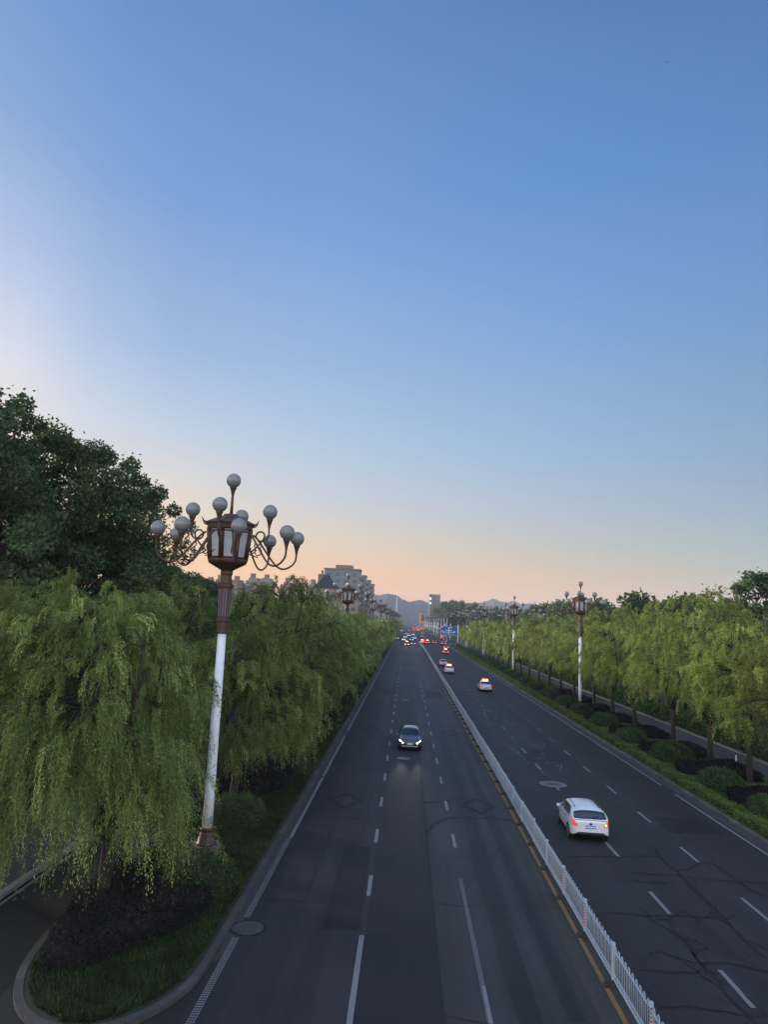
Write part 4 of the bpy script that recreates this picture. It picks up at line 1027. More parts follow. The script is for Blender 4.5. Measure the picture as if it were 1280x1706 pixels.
M_tailfar = mat('tail_lamp_far', (0.6, .02, .015), .2, emit=(1, .05, .03), estr=2.0)
M_sign_or = mat('roof_sign_lit', (0.8, .3, .1), .3, emit=(1, .30, .05), estr=1.2)
M_sign_core = mat('roof_sign_text', (0.9, .7, .3), .3, emit=(1, .62, .2), estr=1.6)
M_blueplate = mat('blue_plate', (0.04, 0.13, 0.5), .4)
M_greenplate = mat('green_plate', (0.40, 0.58, 0.46), .4)
def paint(name, c, rough=.28, metal=0.0): return mat(name, c, rough, metal, coat=.6)
PW = paint('car_white', (.62, .64, .67)); PG = paint('car_grey', (.085, .095, .11), .3, .5); PS = paint('car_silver', (.34, .35, .37), .3, .5)
PR = paint('car_red', (.33, .02, .025)); PB = paint('car_black', (.015, .016, .02)); PBL = paint('car_blue', (.03, .12, .30)); PT = paint('taxi_blue', (.09, .28, .55))
PRT = paint('taxi_red', (.42, .05, .035))  # both reds also put brake glow into the bodies of cars driving away

TAB = {
 'sedan': dict(L=4.7, W=1.83,
   y=[0, .10, .35, .8, 1.2, 1.75, 2.5, 2.95, 3.45, 3.6, 4.1, 4.5, 4.7],
   w=[.62, .80, .885, .91, .915, .915, .915, .915, .91, .905, .88, .80, .62],
   sill=[.36, .30, .26, .22, .2, .2, .2, .2, .2, .2, .2, .22, .28],
   belt=[.78, .92, .97, .98, .97, .95, .94, .92, .88, .86, .79, .70, .58],
   roof=[.84, 1.0, 1.06, 1.22, 1.40, 1.46, 1.45, 1.36, 1.0, .95, .88, .77, .62],
   cab=[.62, .78, .80, .75, .68, .66, .66, .68, .79, .80, .76, .66, .46], rw=(.42, 1.25), ws=(2.85, 3.48), sw=(.75, 3.1), wh=(.88, 3.80)),
 'hatch': dict(L=4.36, W=1.82,
   y=[0, .06, .18, .42, .75, 1.2, 1.75, 2.35, 2.75, 3.2, 3.35, 3.85, 4.2, 4.36],
   w=[.62, .79, .865, .905, .915, .91, .91, .91, .91, .91, .905, .88, .80, .64],
   sill=[.42, .34, .30, .26, .22, .2, .2, .2, .2, .2, .2, .2, .22, .28],
   belt=[.86, .97, 1.04, 1.05, 1.03, 1.0, .97, .95, .93, .89, .87, .80, .71, .58],
   roof=[.92, 1.02, 1.12, 1.34, 1.45, 1.49, 1.50, 1.47, 1.36, 1.02, .96, .88, .78, .62],
   cab=[.74, .81, .82, .76, .71, .69, .68, .68, .70, .79, .80, .77, .67, .46], rw=(.10, .46), ws=(2.68, 3.24), sw=(.62, 2.9), wh=(.80, 3.44)),
 'suv': dict(L=4.6, W=1.86,
   y=[0, .06, .15, .35, .7, 1.2, 1.9, 2.5, 2.9, 3.3, 3.45, 4.0, 4.4, 4.6],
   w=[.80, .90, .92, .93, .93, .93, .93, .93, .93, .93, .92, .90, .84, .70],
   sill=[.45, .38, .34, .3, .28, .28, .28, .28, .28, .28, .28, .28, .3, .36],
   belt=[1.0, 1.08, 1.1, 1.1, 1.09, 1.08, 1.06, 1.04, 1.02, 1.0, .98, .93, .86, .70],
   roof=[1.1, 1.2, 1.35, 1.58, 1.66, 1.69, 1.69, 1.66, 1.52, 1.14, 1.08, 1.01, .93, .75],
   cab=[.74, .78, .76, .70, .66, .65, .65, .66, .70, .80, .81, .79, .72, .5], rw=(.09, .36), ws=(2.85, 3.35), sw=(.5, 3.05), wh=(.86, 3.72)),
}
class CarSurf:
    def __init__(s, kind):
        s.t = TAB[kind]; s.L = s.t['L']
    def val(s, k, y):
        ys, vs = s.t['y'], s.t[k]
        y = min(max(y, ys[0]), ys[-1])
        for i in range(len(ys) - 1):
            if y <= ys[i + 1]:
                f = (y - ys[i]) / (ys[i + 1] - ys[i])
                m = lambda j: 0 if j <= 0 or j >= len(ys) - 1 else (vs[j + 1] - vs[j - 1]) / (ys[j + 1] - ys[j - 1])
                h = ys[i + 1] - ys[i]; m0, m1 = m(i) * h, m(i + 1) * h
                return (2*f**3 - 3*f*f + 1) * vs[i] + (f**3 - 2*f*f + f) * m0 + (-2*f**3 + 3*f*f) * vs[i+1] + (f**3 - f*f) * m1
        return vs[-1]
    def section(s, y):
        w, si, be, ro, ca = (s.val(k, y) for k in ('w', 'sill', 'belt', 'roof', 'cab'))
        for wy in s.t['wh']:
            d = abs(y - wy)
            if d < .40: si = max(si, .30 + math.sqrt(.40**2 - d*d) * .98)
        z1 = max(si + .04, .36); z2 = max(z1 + .04, .62)
        dz = max(ro - be, 0.01)
        return [(0, si), (w * .86, si), (w, z1), (w * .998, z2), (w * .955, be), (ca + (w * .955 - ca) * .28, be + dz * .66), (ca * .87, be + dz * .90), (ca * .45, ro), (0, ro + .012)]
    def pt(s, y, u):
        """u: 0..8 along the half section, negative mirrors"""
        sg = 1 if u >= 0 else -1; u = min(abs(u), 8); S = s.section(y); i = min(int(u), 7); f = u - i
        a, b = S[i], S[i + 1]
        return Vector((sg * (a[0] + (b[0] - a[0]) * f), y, a[1] + (b[1] - a[1]) * f))
    def patch(s, b, fy0, fy1, u0, u1, nu=6, ny=8, off=.006, mi=0):
        """surface patch; fy0/fy1 functions of u or numbers"""
        g = []
        for i in range(nu + 1):
            u = u0 + (u1 - u0) * i / nu; r = []
            a = fy0(i / nu) if callable(fy0) else fy0; c = fy1(i / nu) if callable(fy1) else fy1
            for j in range(ny + 1):
                yv = a + (c - a) * j / ny
                uu = 16 - u if u > 8 else u
                sg = 1 if u <= 8 else -1
                p = s.pt(yv, uu); p2 = s.pt(yv, max(uu - .15, 0.01)); p3 = s.pt(yv + .03, uu)
                t1 = p - p2; t2 = p3 - s.pt(yv - .03, uu); n_ = t2.cross(t1)
                n_ = n_.normalized() if n_.length > 1e-9 else Vector((0, 0, 1))
                if n_.x < 0 and p.x > .3: n_ = -n_
                if n_.z < 0 and uu > 4.2: n_ = -n_
                q = p + n_ * off; r.append(Vector((q.x * sg, q.y, q.z)))
            g.append(r)
        vs = [q for r in g for q in r]; fs = []
        for i in range(nu):
            for j in range(ny):
                k_ = i * (ny + 1) + j; fs.append((k_, k_ + 1, k_ + ny + 2, k_ + ny + 1))
        b.add(vs, fs, mi, True)

def make_car(kind, P_, name='car', rear=True, front=True, plate=M_blueplate, tail=M_taildim, head=None, rails=False, sign=None, second=None, detail=2):
    S = CarSurf(kind); L = S.L; root = empty(name, (0, 0, 0)); b = MB()
    ny = 72 if detail > 1 else 36
    ys_ = [L * k / ny for k in range(ny + 1)]
    rows = []
    for yv in ys_:
        s = S.section(yv)
        rows.append([(x, yv, z) for x, z in s] + [(-x, yv, z) for x, z in reversed(s[:-1])])
    m_ = len(rows[0]); vs = [p for r in rows for p in r]; fs = []; mi = []
    for i in range(ny):
        for j in range(m_ - 1):
            f = (i * m_ + j, (i + 1) * m_ + j, (i + 1) * m_ + j + 1, i * m_ + j + 1); k_ = 1 if j in (0, m_ - 2) or j in (1, m_ - 3) else 0
            b.f.append(f); b.m.append(k_); b.sm.append(True)
    b.v = vs
    b.f.append(tuple(range(m_))); b.m.append(0); b.sm.append(False)
    b.f.append(tuple(reversed([ny * m_ + j for j in range(m_)]))); b.m.append(0); b.sm.append(False)
    b.build('body', [P_, M_blackp], root)
    rw0, rw1 = S.t['rw']; ws0, ws1 = S.t['ws']; s0, s1 = S.t['sw']
    g = MB(); S.patch(g, lambda t: rw0 + .05 * (2 * abs(t - .5)) ** 3, lambda t: rw1 - .05 * (2 * abs(t - .5)) ** 4, 5.55, 10.45, 14, 8); g.build('rear_window', M_glass, root)
    g = MB(); S.patch(g, lambda t: ws0 - .0 + .04 * (2 * abs(t - .5)) ** 2, lambda t: ws1 - .08 * (2 * abs(t - .5)) ** 2, 5.75, 10.25, 14, 8); g.build('windscreen', M_glass, root)
    for sg in (1, -1):
        g = MB()
        lo = (4.12, 5.45) if sg > 0 else (16 - 4.12, 16 - 5.45)
        S.patch(g, lambda t: s0 + .45 * t, lambda t: s1 - .42 * t, lo[0], lo[1], 5, 24, off=.008); g.build('side_window', M_glass, root)
        # door mirror
        mb = MB(); x = sg * (S.val('w', ws0) + .09); yv = ws1 - .28; z = S.val('belt', ws1) + .07
        mb.lathe([(.02, -.06), (.07, -.05), (.085, .0), (.075, .06), (.03, .08)], 10, (x, yv, z)); mb.tube([(x - .12 * sg, yv, z - .04), (x, yv, z - .03)], .025, 6); mb.build('door_mirror', P_ if detail > 1 else M_blackp, root)
    for wy in S.t['wh']:
        for sg in (1, -1):
            wb = MB(); x = sg * .80; n = 20
            for (r0, xa, xb, mi_) in ((.325, x - .11, x + .11, 0),):
                vs = []
                for xx_ in (xa, xb):
                    for k in range(n): vs.append((xx_, wy + r0 * math.cos(2 * math.pi * k / n), .325 + r0 * math.sin(2 * math.pi * k / n)))
                wb.add(vs, [(k, (k + 1) % n, (k + 1) % n + n, k + n) for k in range(n)] + [tuple(reversed(range(n))), tuple(range(n, 2 * n))], mi_)
            wo = wb.build('wheel', M_tyre, root)
            if detail > 1:
                rb_ = MB(); xo = x + sg * .113
                for k in range(5):
                    a = 2 * math.pi * k / 5 + .3; c_, s_ = math.cos(a), math.sin(a); w_ = .035
                    rb_.quad([(xo, wy + c_ * .04 - s_ * w_, .325 + s_ * .04 + c_ * w_), (xo, wy + c_ * .04 + s_ * w_, .325 + s_ * .04 - c_ * w_), (xo, wy + c_ * .22 + s_ * w_ * 1.3, .325 + s_ * .22 - c_ * w_ * 1.3), (xo, wy + c_ * .22 - s_ * w_ * 1.3, .325 + s_ * .22 + c_ * w_ * 1.3)])
                for k in range(n):
                    a, a2 = 2 * math.pi * k / n, 2 * math.pi * (k + 1) / n
                    rb_.quad([(xo, wy + r_ * math.cos(q_), .325 + r_ * math.sin(q_)) for r_, q_ in ((.2, a), (.235, a), (.235, a2), (.2, a2))])
                rb_.build('rim', M_rim, wo)
    # tail lamps
    for sg in (1, -1):
        g = MB()
        if kind == 'hatch' and detail > 1:
            u0, u1 = (3.45, 4.75) if sg > 0 else (16 - 3.45, 16 - 4.75)
            S.patch(g, lambda t: .005 + .01 * t, lambda t: .12 + .28 * t, u0, u1, 6, 8, off=.012)
        else:
            z = S.t['belt'][0]
            g.box(min(sg * .45, sg * .73), max(sg * .45, sg * .73), -.015, .03, z - .14, z - .0)
            u0, u1 = (3.35, 4.1) if sg > 0 else (16 - 3.35, 16 - 4.1)
            S.patch(g, .0, .28, u0, u1, 3, 4, off=.01)
        g.build('tail_light', tail, root)
    if kind == 'hatch' and detail > 1:
        g = MB(); g.sphere((.70, .04, .84), .055, 10, 6); g.build('indicator_light', M_orange, root)
    # dark lower bumper strip, plate
    g = MB(); g.box(-.62, .62, -.012, .02, .42, .50); g.build('lower_bumper', M_blackp, root)
    z = .60 if kind != 'hatch' else .66
    g = MB(); g.box(-.23, .23, -.016, .004, z, z + .14); pl = g.build('rear_plate', plate, root)
    g = MB()
    for k in range(6): g.box(-.20 + k * .07, -.155 + k * .07, -.019, -.0165, z + .035, z + .105)
    g.build('plate_characters', M_white_paint, pl)
    if kind == 'hatch':
        g = MB(); g.lathe([(.06, -.004), (.06, .004)], 16, (0, 0, 0), 0, False); o_ = g.build('badge', M_blackp, root); o_.location = (0, -.008, .87); o_.rotation_euler = (R(90), 0, 0); o_.scale = (1.25, .8, 1)
    # front
    zf = S.val('belt', L - .15)
    g = MB(); g.box(-.52, .52, L - .02, L + .012, .40, zf - .14); g.build('grille', M_blackp, root)
    g = MB(); g.box(-.62, .62, L - .02, L + .016, .30, .36); g.build('front_bumper_trim', M_rim if detail > 1 else M_blackp, root)
    g = MB(); g.box(-.22, .22, L + .0, L + .022, .44, .58); fp = g.build('front_plate', plate, root)
    for sg in (1, -1):
        g = MB(); u0, u1 = (3.7, 4.35) if sg > 0 else (16 - 3.7, 16 - 4.35)
        if detail > 1:
            S.patch(g, lambda t: L - .34, lambda t: L - .02, u0, u1, 4, 5, off=.012)
            g.box(min(sg * .50, sg * .60), max(sg * .50, sg * .60), L - .02, L + .014, zf - .13, zf - .07)
        else: g.box(min(sg * .50, sg * .68), max(sg * .50, sg * .68), L - .16, L + .02, zf - .16, zf - .05)
        g.build('headlight', head or M_rim, root)
    if detail > 1:
        g = MB()
        for sg in (1, -1):
            for y0 in (1.45, 2.35, 3.0) if kind == 'hatch' else (1.6, 2.5, 3.3):
                u0, u1 = (1.6, 4.05) if sg > 0 else (14.4, 11.95)
                S.patch(g, y0, y0 + .018, u0, u1, 6, 1, off=.004)
            for y0 in (1.55, 2.45): 
                u0, u1 = (3.55, 3.7) if sg > 0 else (12.45, 12.3)
                S.patch(g, y0, y0 + .17, u0, u1, 1, 2, off=.012)
        S.patch(g, rw0 - .045, rw0 - .03, 4.6, 11.4, 12, 1, off=.004)
        g.build('door_seam', M_blackp, root)
        g = MB(); g.tube([S.pt(rw0 + .03, 7.9) + Vector((0, -.02, .02)), S.pt(rw0 + .13, 6.9) + Vector((0, -.02, .025))], .012, 5); g.build('rear_wiper', M_blackp, root)
    if rails:
        for sg in (1, -1):
            g = MB(); pts = []
            for k in range(9):
                yv = .75 + 1.5 * k / 8; p = S.pt(yv, 6.1); pts.append((sg * p.x, p.y, p.z + .015))
            g.tube(pts, .016, 6); g.build('roof_rail', M_blackp, root)
    if sign:
        g = MB(); zr = S.val('roof', 1.9) + .02; g.box(-.42, .42, 1.55, 1.75, zr, zr + .26); so = g.build('roof_sign', M_sign_or, root)
        g = MB(); g.box(-.32, .32, 1.545, 1.549, zr + .07, zr + .18); g.box(-.32, .32, 1.751, 1.755, zr + .07, zr + .18); g.build('sign_text', M_sign_core, so)
    if second:   # two-tone band over boot and doors
        g = MB(); S.patch(g, .10, .50, 4.35, 11.65, 10, 3, off=.02); g.build('coloured_panel', second, root)
        for sg in (1, -1):
            g = MB(); u0, u1 = (3.1, 3.9) if sg > 0 else (12.9, 12.1); S.patch(g, 1.35, 3.3, u0, u1, 3, 8, off=.012); g.build('door_band', second, root)
    return root

c = make_car('hatch', PW, rails=True, tail=M_taildim); c.location = (8.98, 35.3, .004); c.rotation_euler = (0, 0, R(-2.0))
tag(c, 'white hatchback driving away right of the barrier with its tail lights on', 'car', None)
c = make_car('sedan', PG, head=M_head, plate=M_greenplate, tail=M_taildim); c.location = (.62, 56.6 + 4.7, .008); c.rotation_euler = (0, 0, math.pi)
tag(c, 'grey sedan with lit headlights and green plate coming towards the camera', 'car', None)
grey = c
for sx in (-.62, .62):
    ld = bpy.data.lights.new('headlight_beam', 'SPOT'); ld.energy = 38; ld.color = (1, .96, .88); ld.spot_size = R(14); ld.spot_blend = .9; ld.shadow_soft_size = .08
    lo_ = bpy.data.objects.new('headlight_beam', ld); COL.objects.link(lo_); lo_.parent = grey; lo_.location = (sx, 4.74, .66)
    lo_.rotation_euler = Vector((0, -1, .026)).to_track_quat('Z', 'Y').to_euler()

GC = 'cars driving away on the right side'; GO = 'cars coming towards the camera in the distance'
def away(kind, P_, x, y, label, **kw):
    c = make_car(kind, P_, detail=1, **kw); c.location = (x, y, .01); tag(c, label, 'car', GC); return c
def toward(kind, P_, x, y, label, **kw):
    c = make_car(kind, P_, detail=1, head=M_headfar, **kw); c.location = (x, y + 4.6, .01); c.rotation_euler = (0, 0, math.pi); tag(c, label, 'car', GO); return c
away('sedan', PW, 11.95, 106.5, 'white and blue taxi with lit orange roof sign, alone in the middle lane', sign=1, second=PT, tail=M_taildim)
away('sedan', PW, 8.6, 139.5, 'white and blue taxi with lit roof sign, close beside the barrier', sign=1, second=PT, tail=M_taildim)
away('sedan', PS, 8.5, 160.5, 'silver car just ahead of the taxi beside the barrier', tail=M_tail)
away('sedan', PRT, 12.2, 219, 'braking car coloured red for its brake glow in the middle lane before the crossing', tail=M_tailfar, sign=1)
away('sedan', PR, 14.4, 257, 'braking car coloured red for its brake glow in the outer lane near the right kerb', tail=M_tailfar)
away('suv', PB, 15.4, 296, 'dark car with brake lights entering the crossing at its right', tail=M_tailfar)
away('sedan', PB, 12.2, 309, 'dark car with brake lights in the middle of the crossing', tail=M_tailfar)
away('sedan', PRT, 9.2, 306, 'braking taxi coloured red for its brake glow in the crossing', tail=M_tailfar, sign=1)
away('sedan', PW, 6.9, 308, 'white and blue taxi at the end of the barrier', sign=1, second=PT, tail=M_tailfar)
away('suv', PR, 8.9, 330, 'car coloured red for its brake glow beyond the braking taxi in the crossing', tail=M_tailfar)
away('sedan', PB, 9.3, 418, 'dark car beyond the crossing driving away alone', tail=M_tailfar)
away('sedan', PR, 11.8, 520, 'car coloured red for its brake glow far beyond the crossing', tail=M_tailfar)
for i, (x, y) in enumerate([(7.6, 640), (11, 660), (14, 700), (7.7, 720), (11.2, 760), (8, 820), (12, 860), (14.6, 920), (8, 960)]):
    away('suv' if i % 2 else 'sedan', [PR, PW, PB][i % 3], x, y, 'car in the far queue of red brake lights below the hills, %s in line' % nth(i + 1), tail=M_tailfar)
toward('sedan', PRT, .4, 276, 'oncoming taxi with lit roof sign leading the left lanes', sign=1)
toward('sedan', PB, 2.9, 289, 'dark oncoming car just right of the leading taxi')
toward('suv', PBL, 2.6, 338, 'blue oncoming car behind the dark one')
toward('suv', PW, -1.0, 330, 'white oncoming car following the leading taxi')
toward('sedan', PW, 4.3, 372, 'white oncoming car nearest the centre line in the crossing queue')
toward('sedan', PS, -.5, 392, 'silver oncoming car fourth back in the queue')
toward('sedan', PB, -4.6, 360, 'dark oncoming car at the left kerb side')
toward('suv', PS, 1.7, 425, 'silver oncoming van-like car in the crossing queue')
toward('sedan', PW, 4.4, 455, 'white oncoming car farther back near the centre line')
toward('sedan', PR, .2, 470, 'red oncoming car farther back')
toward('sedan', PW, -3.8, 590, 'white oncoming car far away by the left trees')
toward('sedan', PB, 2.2, 640, 'dark oncoming car far beyond the queue')

# ---------------------------------------------------------------- signs
M_sb = mat('sign_blue', (.006, .055, .24), .45); M_sw = mat('sign_white', (.62, .68, .74), .4); M_steel = mat('galvanised_steel', (.36, .37, .38), .5, metal=.4, noise=.15)
def gantry(px, y, bx0, bx1, z0, z1, label, H):
    root = empty('direction_sign', (px, y, 0.1)); b = MB()
    b.tube([(0, 0, 0), (0, 0, H)], [.16, .11], 12); b.lathe([(.3, 0), (.3, .08)], 12); b.build('post', M_steel, root)
    b = MB()
    for z in (z0 + .8, z1 - .8): b.tube([(0, 0, z), (bx0 - px + .2, 0, z)], .07, 8)
    b.build('mast_arm', M_steel, root)
    b = MB(); b.box(bx0 - px, bx1 - px, -.2, -.12, z0, z1); p = b.build('sign_panel', M_sb, root)
    d = MB(); w_, h_ = bx1 - bx0, z1 - z0; X0 = bx0 - px; F = -.204
    def rc(u0, u1, v0, v1): d.quad([(X0 + u0 * w_, F, z0 + v0 * h_), (X0 + u1 * w_, F, z0 + v0 * h_), (X0 + u1 * w_, F, z0 + v1 * h_), (X0 + u0 * w_, F, z0 + v1 * h_)])
    for a_ in ((.0, 1, 0, .015), (0, 1, .985, 1), (0, .01, .015, .985), (.99, 1, .015, .985)): rc(*a_)
    rc(.475, .525, .10, .78); rc(.08, .46, .33, .39); rc(.54, .92, .33, .39); rc(.30, .46, .50, .58); rc(.54, .70, .50, .58)
    d.quad([(X0 + .42 * w_, F, z0 + .78 * h_), (X0 + .58 * w_, F, z0 + .78 * h_), (X0 + .5 * w_, F, z0 + .88 * h_)])
    for u, v in ((.05, .45), (.10, .45), (.15, .45), (.78, .45), (.83, .45), (.88, .45), (.56, .83), (.61, .83), (.66, .83), (.12, .14), (.22, .14), (.33, .14), (.62, .14), (.72, .14), (.82, .14)):
        rc(u, u + .035, v, v + .07); rc(u, u + .012, v - .03, v - .005)
    rc(.03, .13, .86, .95)
    d.build('sign_diagram', M_sw, p)
    tag(root, label, 'road sign', 'blue direction signs'); return root
gantry(19.4, 283, 13.5, 19.75, 4.3, 7.95, 'large blue direction sign over the right lanes before the crossing', 8.1)
gantry(18.9, 690, 9.6, 15.6, 3.9, 6.7, 'small distant blue direction sign beyond the crossing', 7)
# red upright banner frame at the roadside
root = empty('banner', (19.0, 372, .1)); b = MB(); b.tube([(0, 0, 0), (0, 0, 6.9)], .09, 8); b.build('post', M_steel, root)
b = MB(); b.box(-1.2, -.15, -.05, .05, 1.5, 6.2); b.box(-.95, -.35, -.05, .05, 6.2, 6.8); b.build('red_panel', mat('lit_red', (.5, .02, .03), .4, emit=(1, .03, .03), estr=.7), root)
tag(root, 'tall narrow red lit banner left of the large blue sign', 'banner')
# white roadside poles beyond the crossing with cross arms
for i, (x, y) in enumerate([(19.6, 350), (19.6, 378), (19.7, 410), (19.7, 445), (19.8, 480), (19.8, 520)]):
    root = empty('signal_pole', (x, y, .1)); b = MB(); b.tube([(0, 0, 0), (0, 0, 11.5)], [.17, .12], 8); b.lathe([(.3, 0), (.3, .5)], 8); b.build('pole', M_white_paint, root)
    b = MB(); b.tube([(0, 0, 6.0), (-5.5, 0, 6.2)], [.08, .05], 6); b.build('arm', M_white_paint, root)
    tag(root, 'slim white pole with a side arm beyond the crossing, %s back' % nth(i + 1), 'pole', 'white poles beyond the crossing')
# small things on verges
root = empty('post_box', (21.9, 84.5, .12))
b = MB(); b.box(-.12, .12, -.12, .12, 0, 1.15); b.box(-.15, .15, -.15, .15, 1.15, 1.2); b.build('cabinet', mat('cream_box', (.4, .36, .25), .6), root)
tag(root, 'slim cream service post beside a lamp on the right verge', 'service post'); root.location = (20.0, 139.6, .12)
for i, (x, y, h) in enumerate([(-6.9, 56.0, .8), (24.9, 55.8, .9)]):
    b = MB(); b.tube([(x, y, .1), (x, y, h + .1)], .045, 8); b.tube([(x, y, h + .1), (x, y, h + .16)], .06, 8)
    o = b.build('marker_post', M_white_paint); tag(o, ['short white marker post in the left verge under the willows', 'short white marker post under a right willow beside the service road'][i], 'marker post')

# ---------------------------------------------------------------- buildings
M_bw = mat('block_render', (.135, .155, .18), .8, noise=.12, nscale=.3); M_bt = mat('block_tan', (.16, .12, .10), .85, noise=.15, nscale=.3)
M_win = mat('window_glass', (.035, .045, .06), .2); M_brick = mat('brick_red', (.15, .085, .068), .85, noise=.15, nscale=.4); M_roofd = mat('slate', (.010, .018, .028), .7)
M_bcream = mat('cream_render', (.18, .16, .135), .8, noise=.1, nscale=.4)
def grid_windows(b, x0, x1, z0, z1, nx, nz, yf, ww=.55, hh=.55, axis='x', sgn=-1):
    for i in range(nx):
        for j in range(nz):
            cx_ = x0 + (x1 - x0) * (i + .5) / nx; cz = z0 + (z1 - z0) * (j + .5) / nz; w_ = (x1 - x0) / nx * ww / 2; h_ = (z1 - z0) / nz * hh / 2
            if axis == 'x': b.box(cx_ - w_, cx_ + w_, yf - .06, yf + .05, cz - h_, cz + h_)
            else: b.box(yf - .05, yf + .06, cx_ - w_, cx_ + w_, cz - h_, cz + h_)
# stepped white block on the left, its long side along the road
root = empty('apartment_block', (-20.6, 300, 0)); wallb = MB(); tanb = MB(); roofb = MB(); wins = []
for k in range(8):
    y0 = k * 21.0; z1 = 29.6 - (.9 if k % 2 else 0); xo = 0 if k % 2 == 0 else -2.2
    wallb.box(-15 if k == 0 else -13, xo, y0, y0 + 10.4, 20.2, z1)
    tanb.box(-15 if k == 0 else -13, xo, y0, y0 + 10.4, 0, 20.2)
    wallb.box(-13, xo - 1.8, y0 + 10.4, y0 + 21, 22, 27.3); tanb.box(-13, xo - 1.8, y0 + 10.4, y0 + 21, 0, 22)
    roofb.box(-15.3 if k == 0 else -13.3, xo + .3, y0 - .3, y0 + 10.7, z1, z1 + .45)
    w_ = MB(); grid_windows(w_, y0 + .8, y0 + 9.6, 3, 29, 3, 9, xo, .5, .5, 'y'); wins.append(w_)
    w_ = MB(); grid_windows(w_, -14.5 if k == 0 else xo - 2.2, xo - .4, 3, 29, 4 if k == 0 else 1, 9, y0, .45, .5); wins.append(w_)
roofb.box(-10.5, -3.5, 1, 9, 29.6 + .45, 31.6)
wallb.build('upper_wall', M_bw, root); tanb.build('lower_wall', M_bcream, root); roofb.build('roof', M_bt, root)
for w_ in wins: w_.build('window', M_win, root)
b = MB()
for k in range(4): b.box(-14.5 + k * 3.6, -12.0 + k * 3.6, -1.3, -.07, 19.6, 20.6)
b.build('balcony', M_bcream, root)
b = MB(); b.box(-18, -15.3, 3, 14, 0, 27.5); b.box(-16.9, -16.1, 5, 6, 27.5, 29.3); b.build('rear_wing', M_bt, root)
tag(root, 'stepped grey-white apartment block left of the road beyond the willows', 'building')
# conical dark roof pavilion
root = empty('pavilion', (-25.9, 226, 0)); b = MB(); b.box(-3.9, 3.9, -3.6, 3.6, 0, 18.6); b.build('wall', M_bcream, root)
b = MB(); b.lathe([(5.4, 18.5), (5.4, 18.8), (2.6, 20.9), (.9, 22.8), (.15, 23.0)], 4, rot=math.pi / 4, smooth=False); b.tube([(0, 0, 22.9), (0, 0, 24.0)], .12, 6); b.build('roof', M_roofd, root)
b = MB(); grid_windows(b, -3.5, 3.5, 8, 18, 4, 3, -3.6); b.build('window', M_win, root)
tag(root, 'pavilion with a dark pointed slate roof above the left willows', 'building')
# brick apartments on the left skyline
for i, (x, w_, H) in enumerate([(-128, 21, 33.8), (-106.5, 19, 36.0), (-84, 15, 34.2), (-66, 15, 34.0), (-150, 18, 33)]):
    root = empty('apartment_house', (x, 500 + i * 4, 0)); b = MB(); b.box(-w_ / 2, w_ / 2, 0, 14, 0, H - 3.4); b.box(-w_ / 2 + 2, -1.0, 1, 13, H - 3.4, H - 1.6); b.box(1.5, w_ / 2 - 1.5, 1, 13, H - 3.4, H - 1.4)
    b.build('wall', M_bcream if i % 2 else M_brick, root)
    b = MB(); b.box(-w_ / 2 + 3, -w_ / 2 + 6, 2, 6, H - 1.6, H + 1.6); b.build('roof_tower', M_bt, root)
    b = MB(); b.box(w_ / 2 - 6, w_ / 2 - 3, 2, 6, H - 1.4, H + 1.3); b.build('roof_tower', M_bt, root)
    b = MB(); grid_windows(b, -w_ / 2 + .5, w_ / 2 - .5, 12, H - 4, 6, 7, 0, .5, .55); b.build('window', M_win, root)
    b = MB(); b.box(-w_ * .2, -w_ * .05, -.6, -.07, 12, H - 4); b.box(w_ * .2, w_ * .35, -.6, -.07, 12, H - 4); b.build('bay', M_brick if i % 2 else M_bcream, root)
    tag(root, ['brick apartment house just right of the nearest lamp column', 'brick apartment house with two roof towers, tallest on the left skyline', 'brick apartment house half hidden by willow tops', 'brick apartment house next to the dark pointed roof', 'brick apartment house left of the nearest lamp column'][i], 'building', 'brick apartment houses on the left skyline')
# tower on the right of the road axis
root = empty('office_tower', (30.4, 800, 0)); b = MB(); b.box(-6, 6, 0, 14, 0, 38.2); b.build('wall', mat('tower_grey', (.13, .13, .13), .8, noise=.1), root)
b = MB(); b.box(-6.3, 6.3, -.3, 14, 38.2, 39); b.build('roof', M_bt, root)
b = MB(); grid_windows(b, -5, 5.6, 8, 37, 4, 9, 0, .4, .75); b.build('window', M_win, root)
b = MB()
for z in (28, 33): b.box(-5.6, -4.0, -.12, -.07, z, z + 2.2)
b.build('lit_window', mat('lit_window', (.6, .7, .8), .3, emit=(.55, .75, 1), estr=.45), root)
tag(root, 'dark grey tower with lit windows beyond the crossing under the hills', 'building')
root = empty('orange_building', (15.9, 745, 0)); b = MB(); b.box(-2.6, 2.9, 0, 8, 0, 17.3); b.build('wall', mat('orange_glow_wall', (.3, .14, .06), .7, emit=(1, .42, .14), estr=.06), root)  # orange light falling on the wall is put in as its own glow
b = MB(); b.box(-1.0, 2.2, -.1, -.05, 9, 15.6); b.build('window', M_win, root)
b = MB(); b.box(-2.9, 3.2, -.4, 8, 17.3, 17.9); b.build('roof', M_bt, root)
tag(root, 'narrow building lit orange beside the far end of the road', 'building')
for i, (x, w_, H) in enumerate([(66, 14, 32), (82, 15, 33), (100, 14, 30), (176, 20, 30), (205, 18, 28)]):
    root = empty('apartment_house', (x, 900, 0)); b = MB(); b.box(-w_ / 2, w_ / 2, 0, 12, 0, H); b.build('wall', M_brick, root)
    b = MB(); b.box(-w_ / 2 - .4, w_ / 2 + .4, -.4, 12, H, H + 1); b.build('roof', M_bt, root)
    b = MB(); grid_windows(b, -w_ / 2 + .5, w_ / 2 - .5, 6, H - 1, 6, 8, 0); b.build('window', M_win, root)
    tag(root, 'far reddish apartment house below the right hills, %s from the road' % nth(i + 1), 'building', 'reddish houses below the hills')
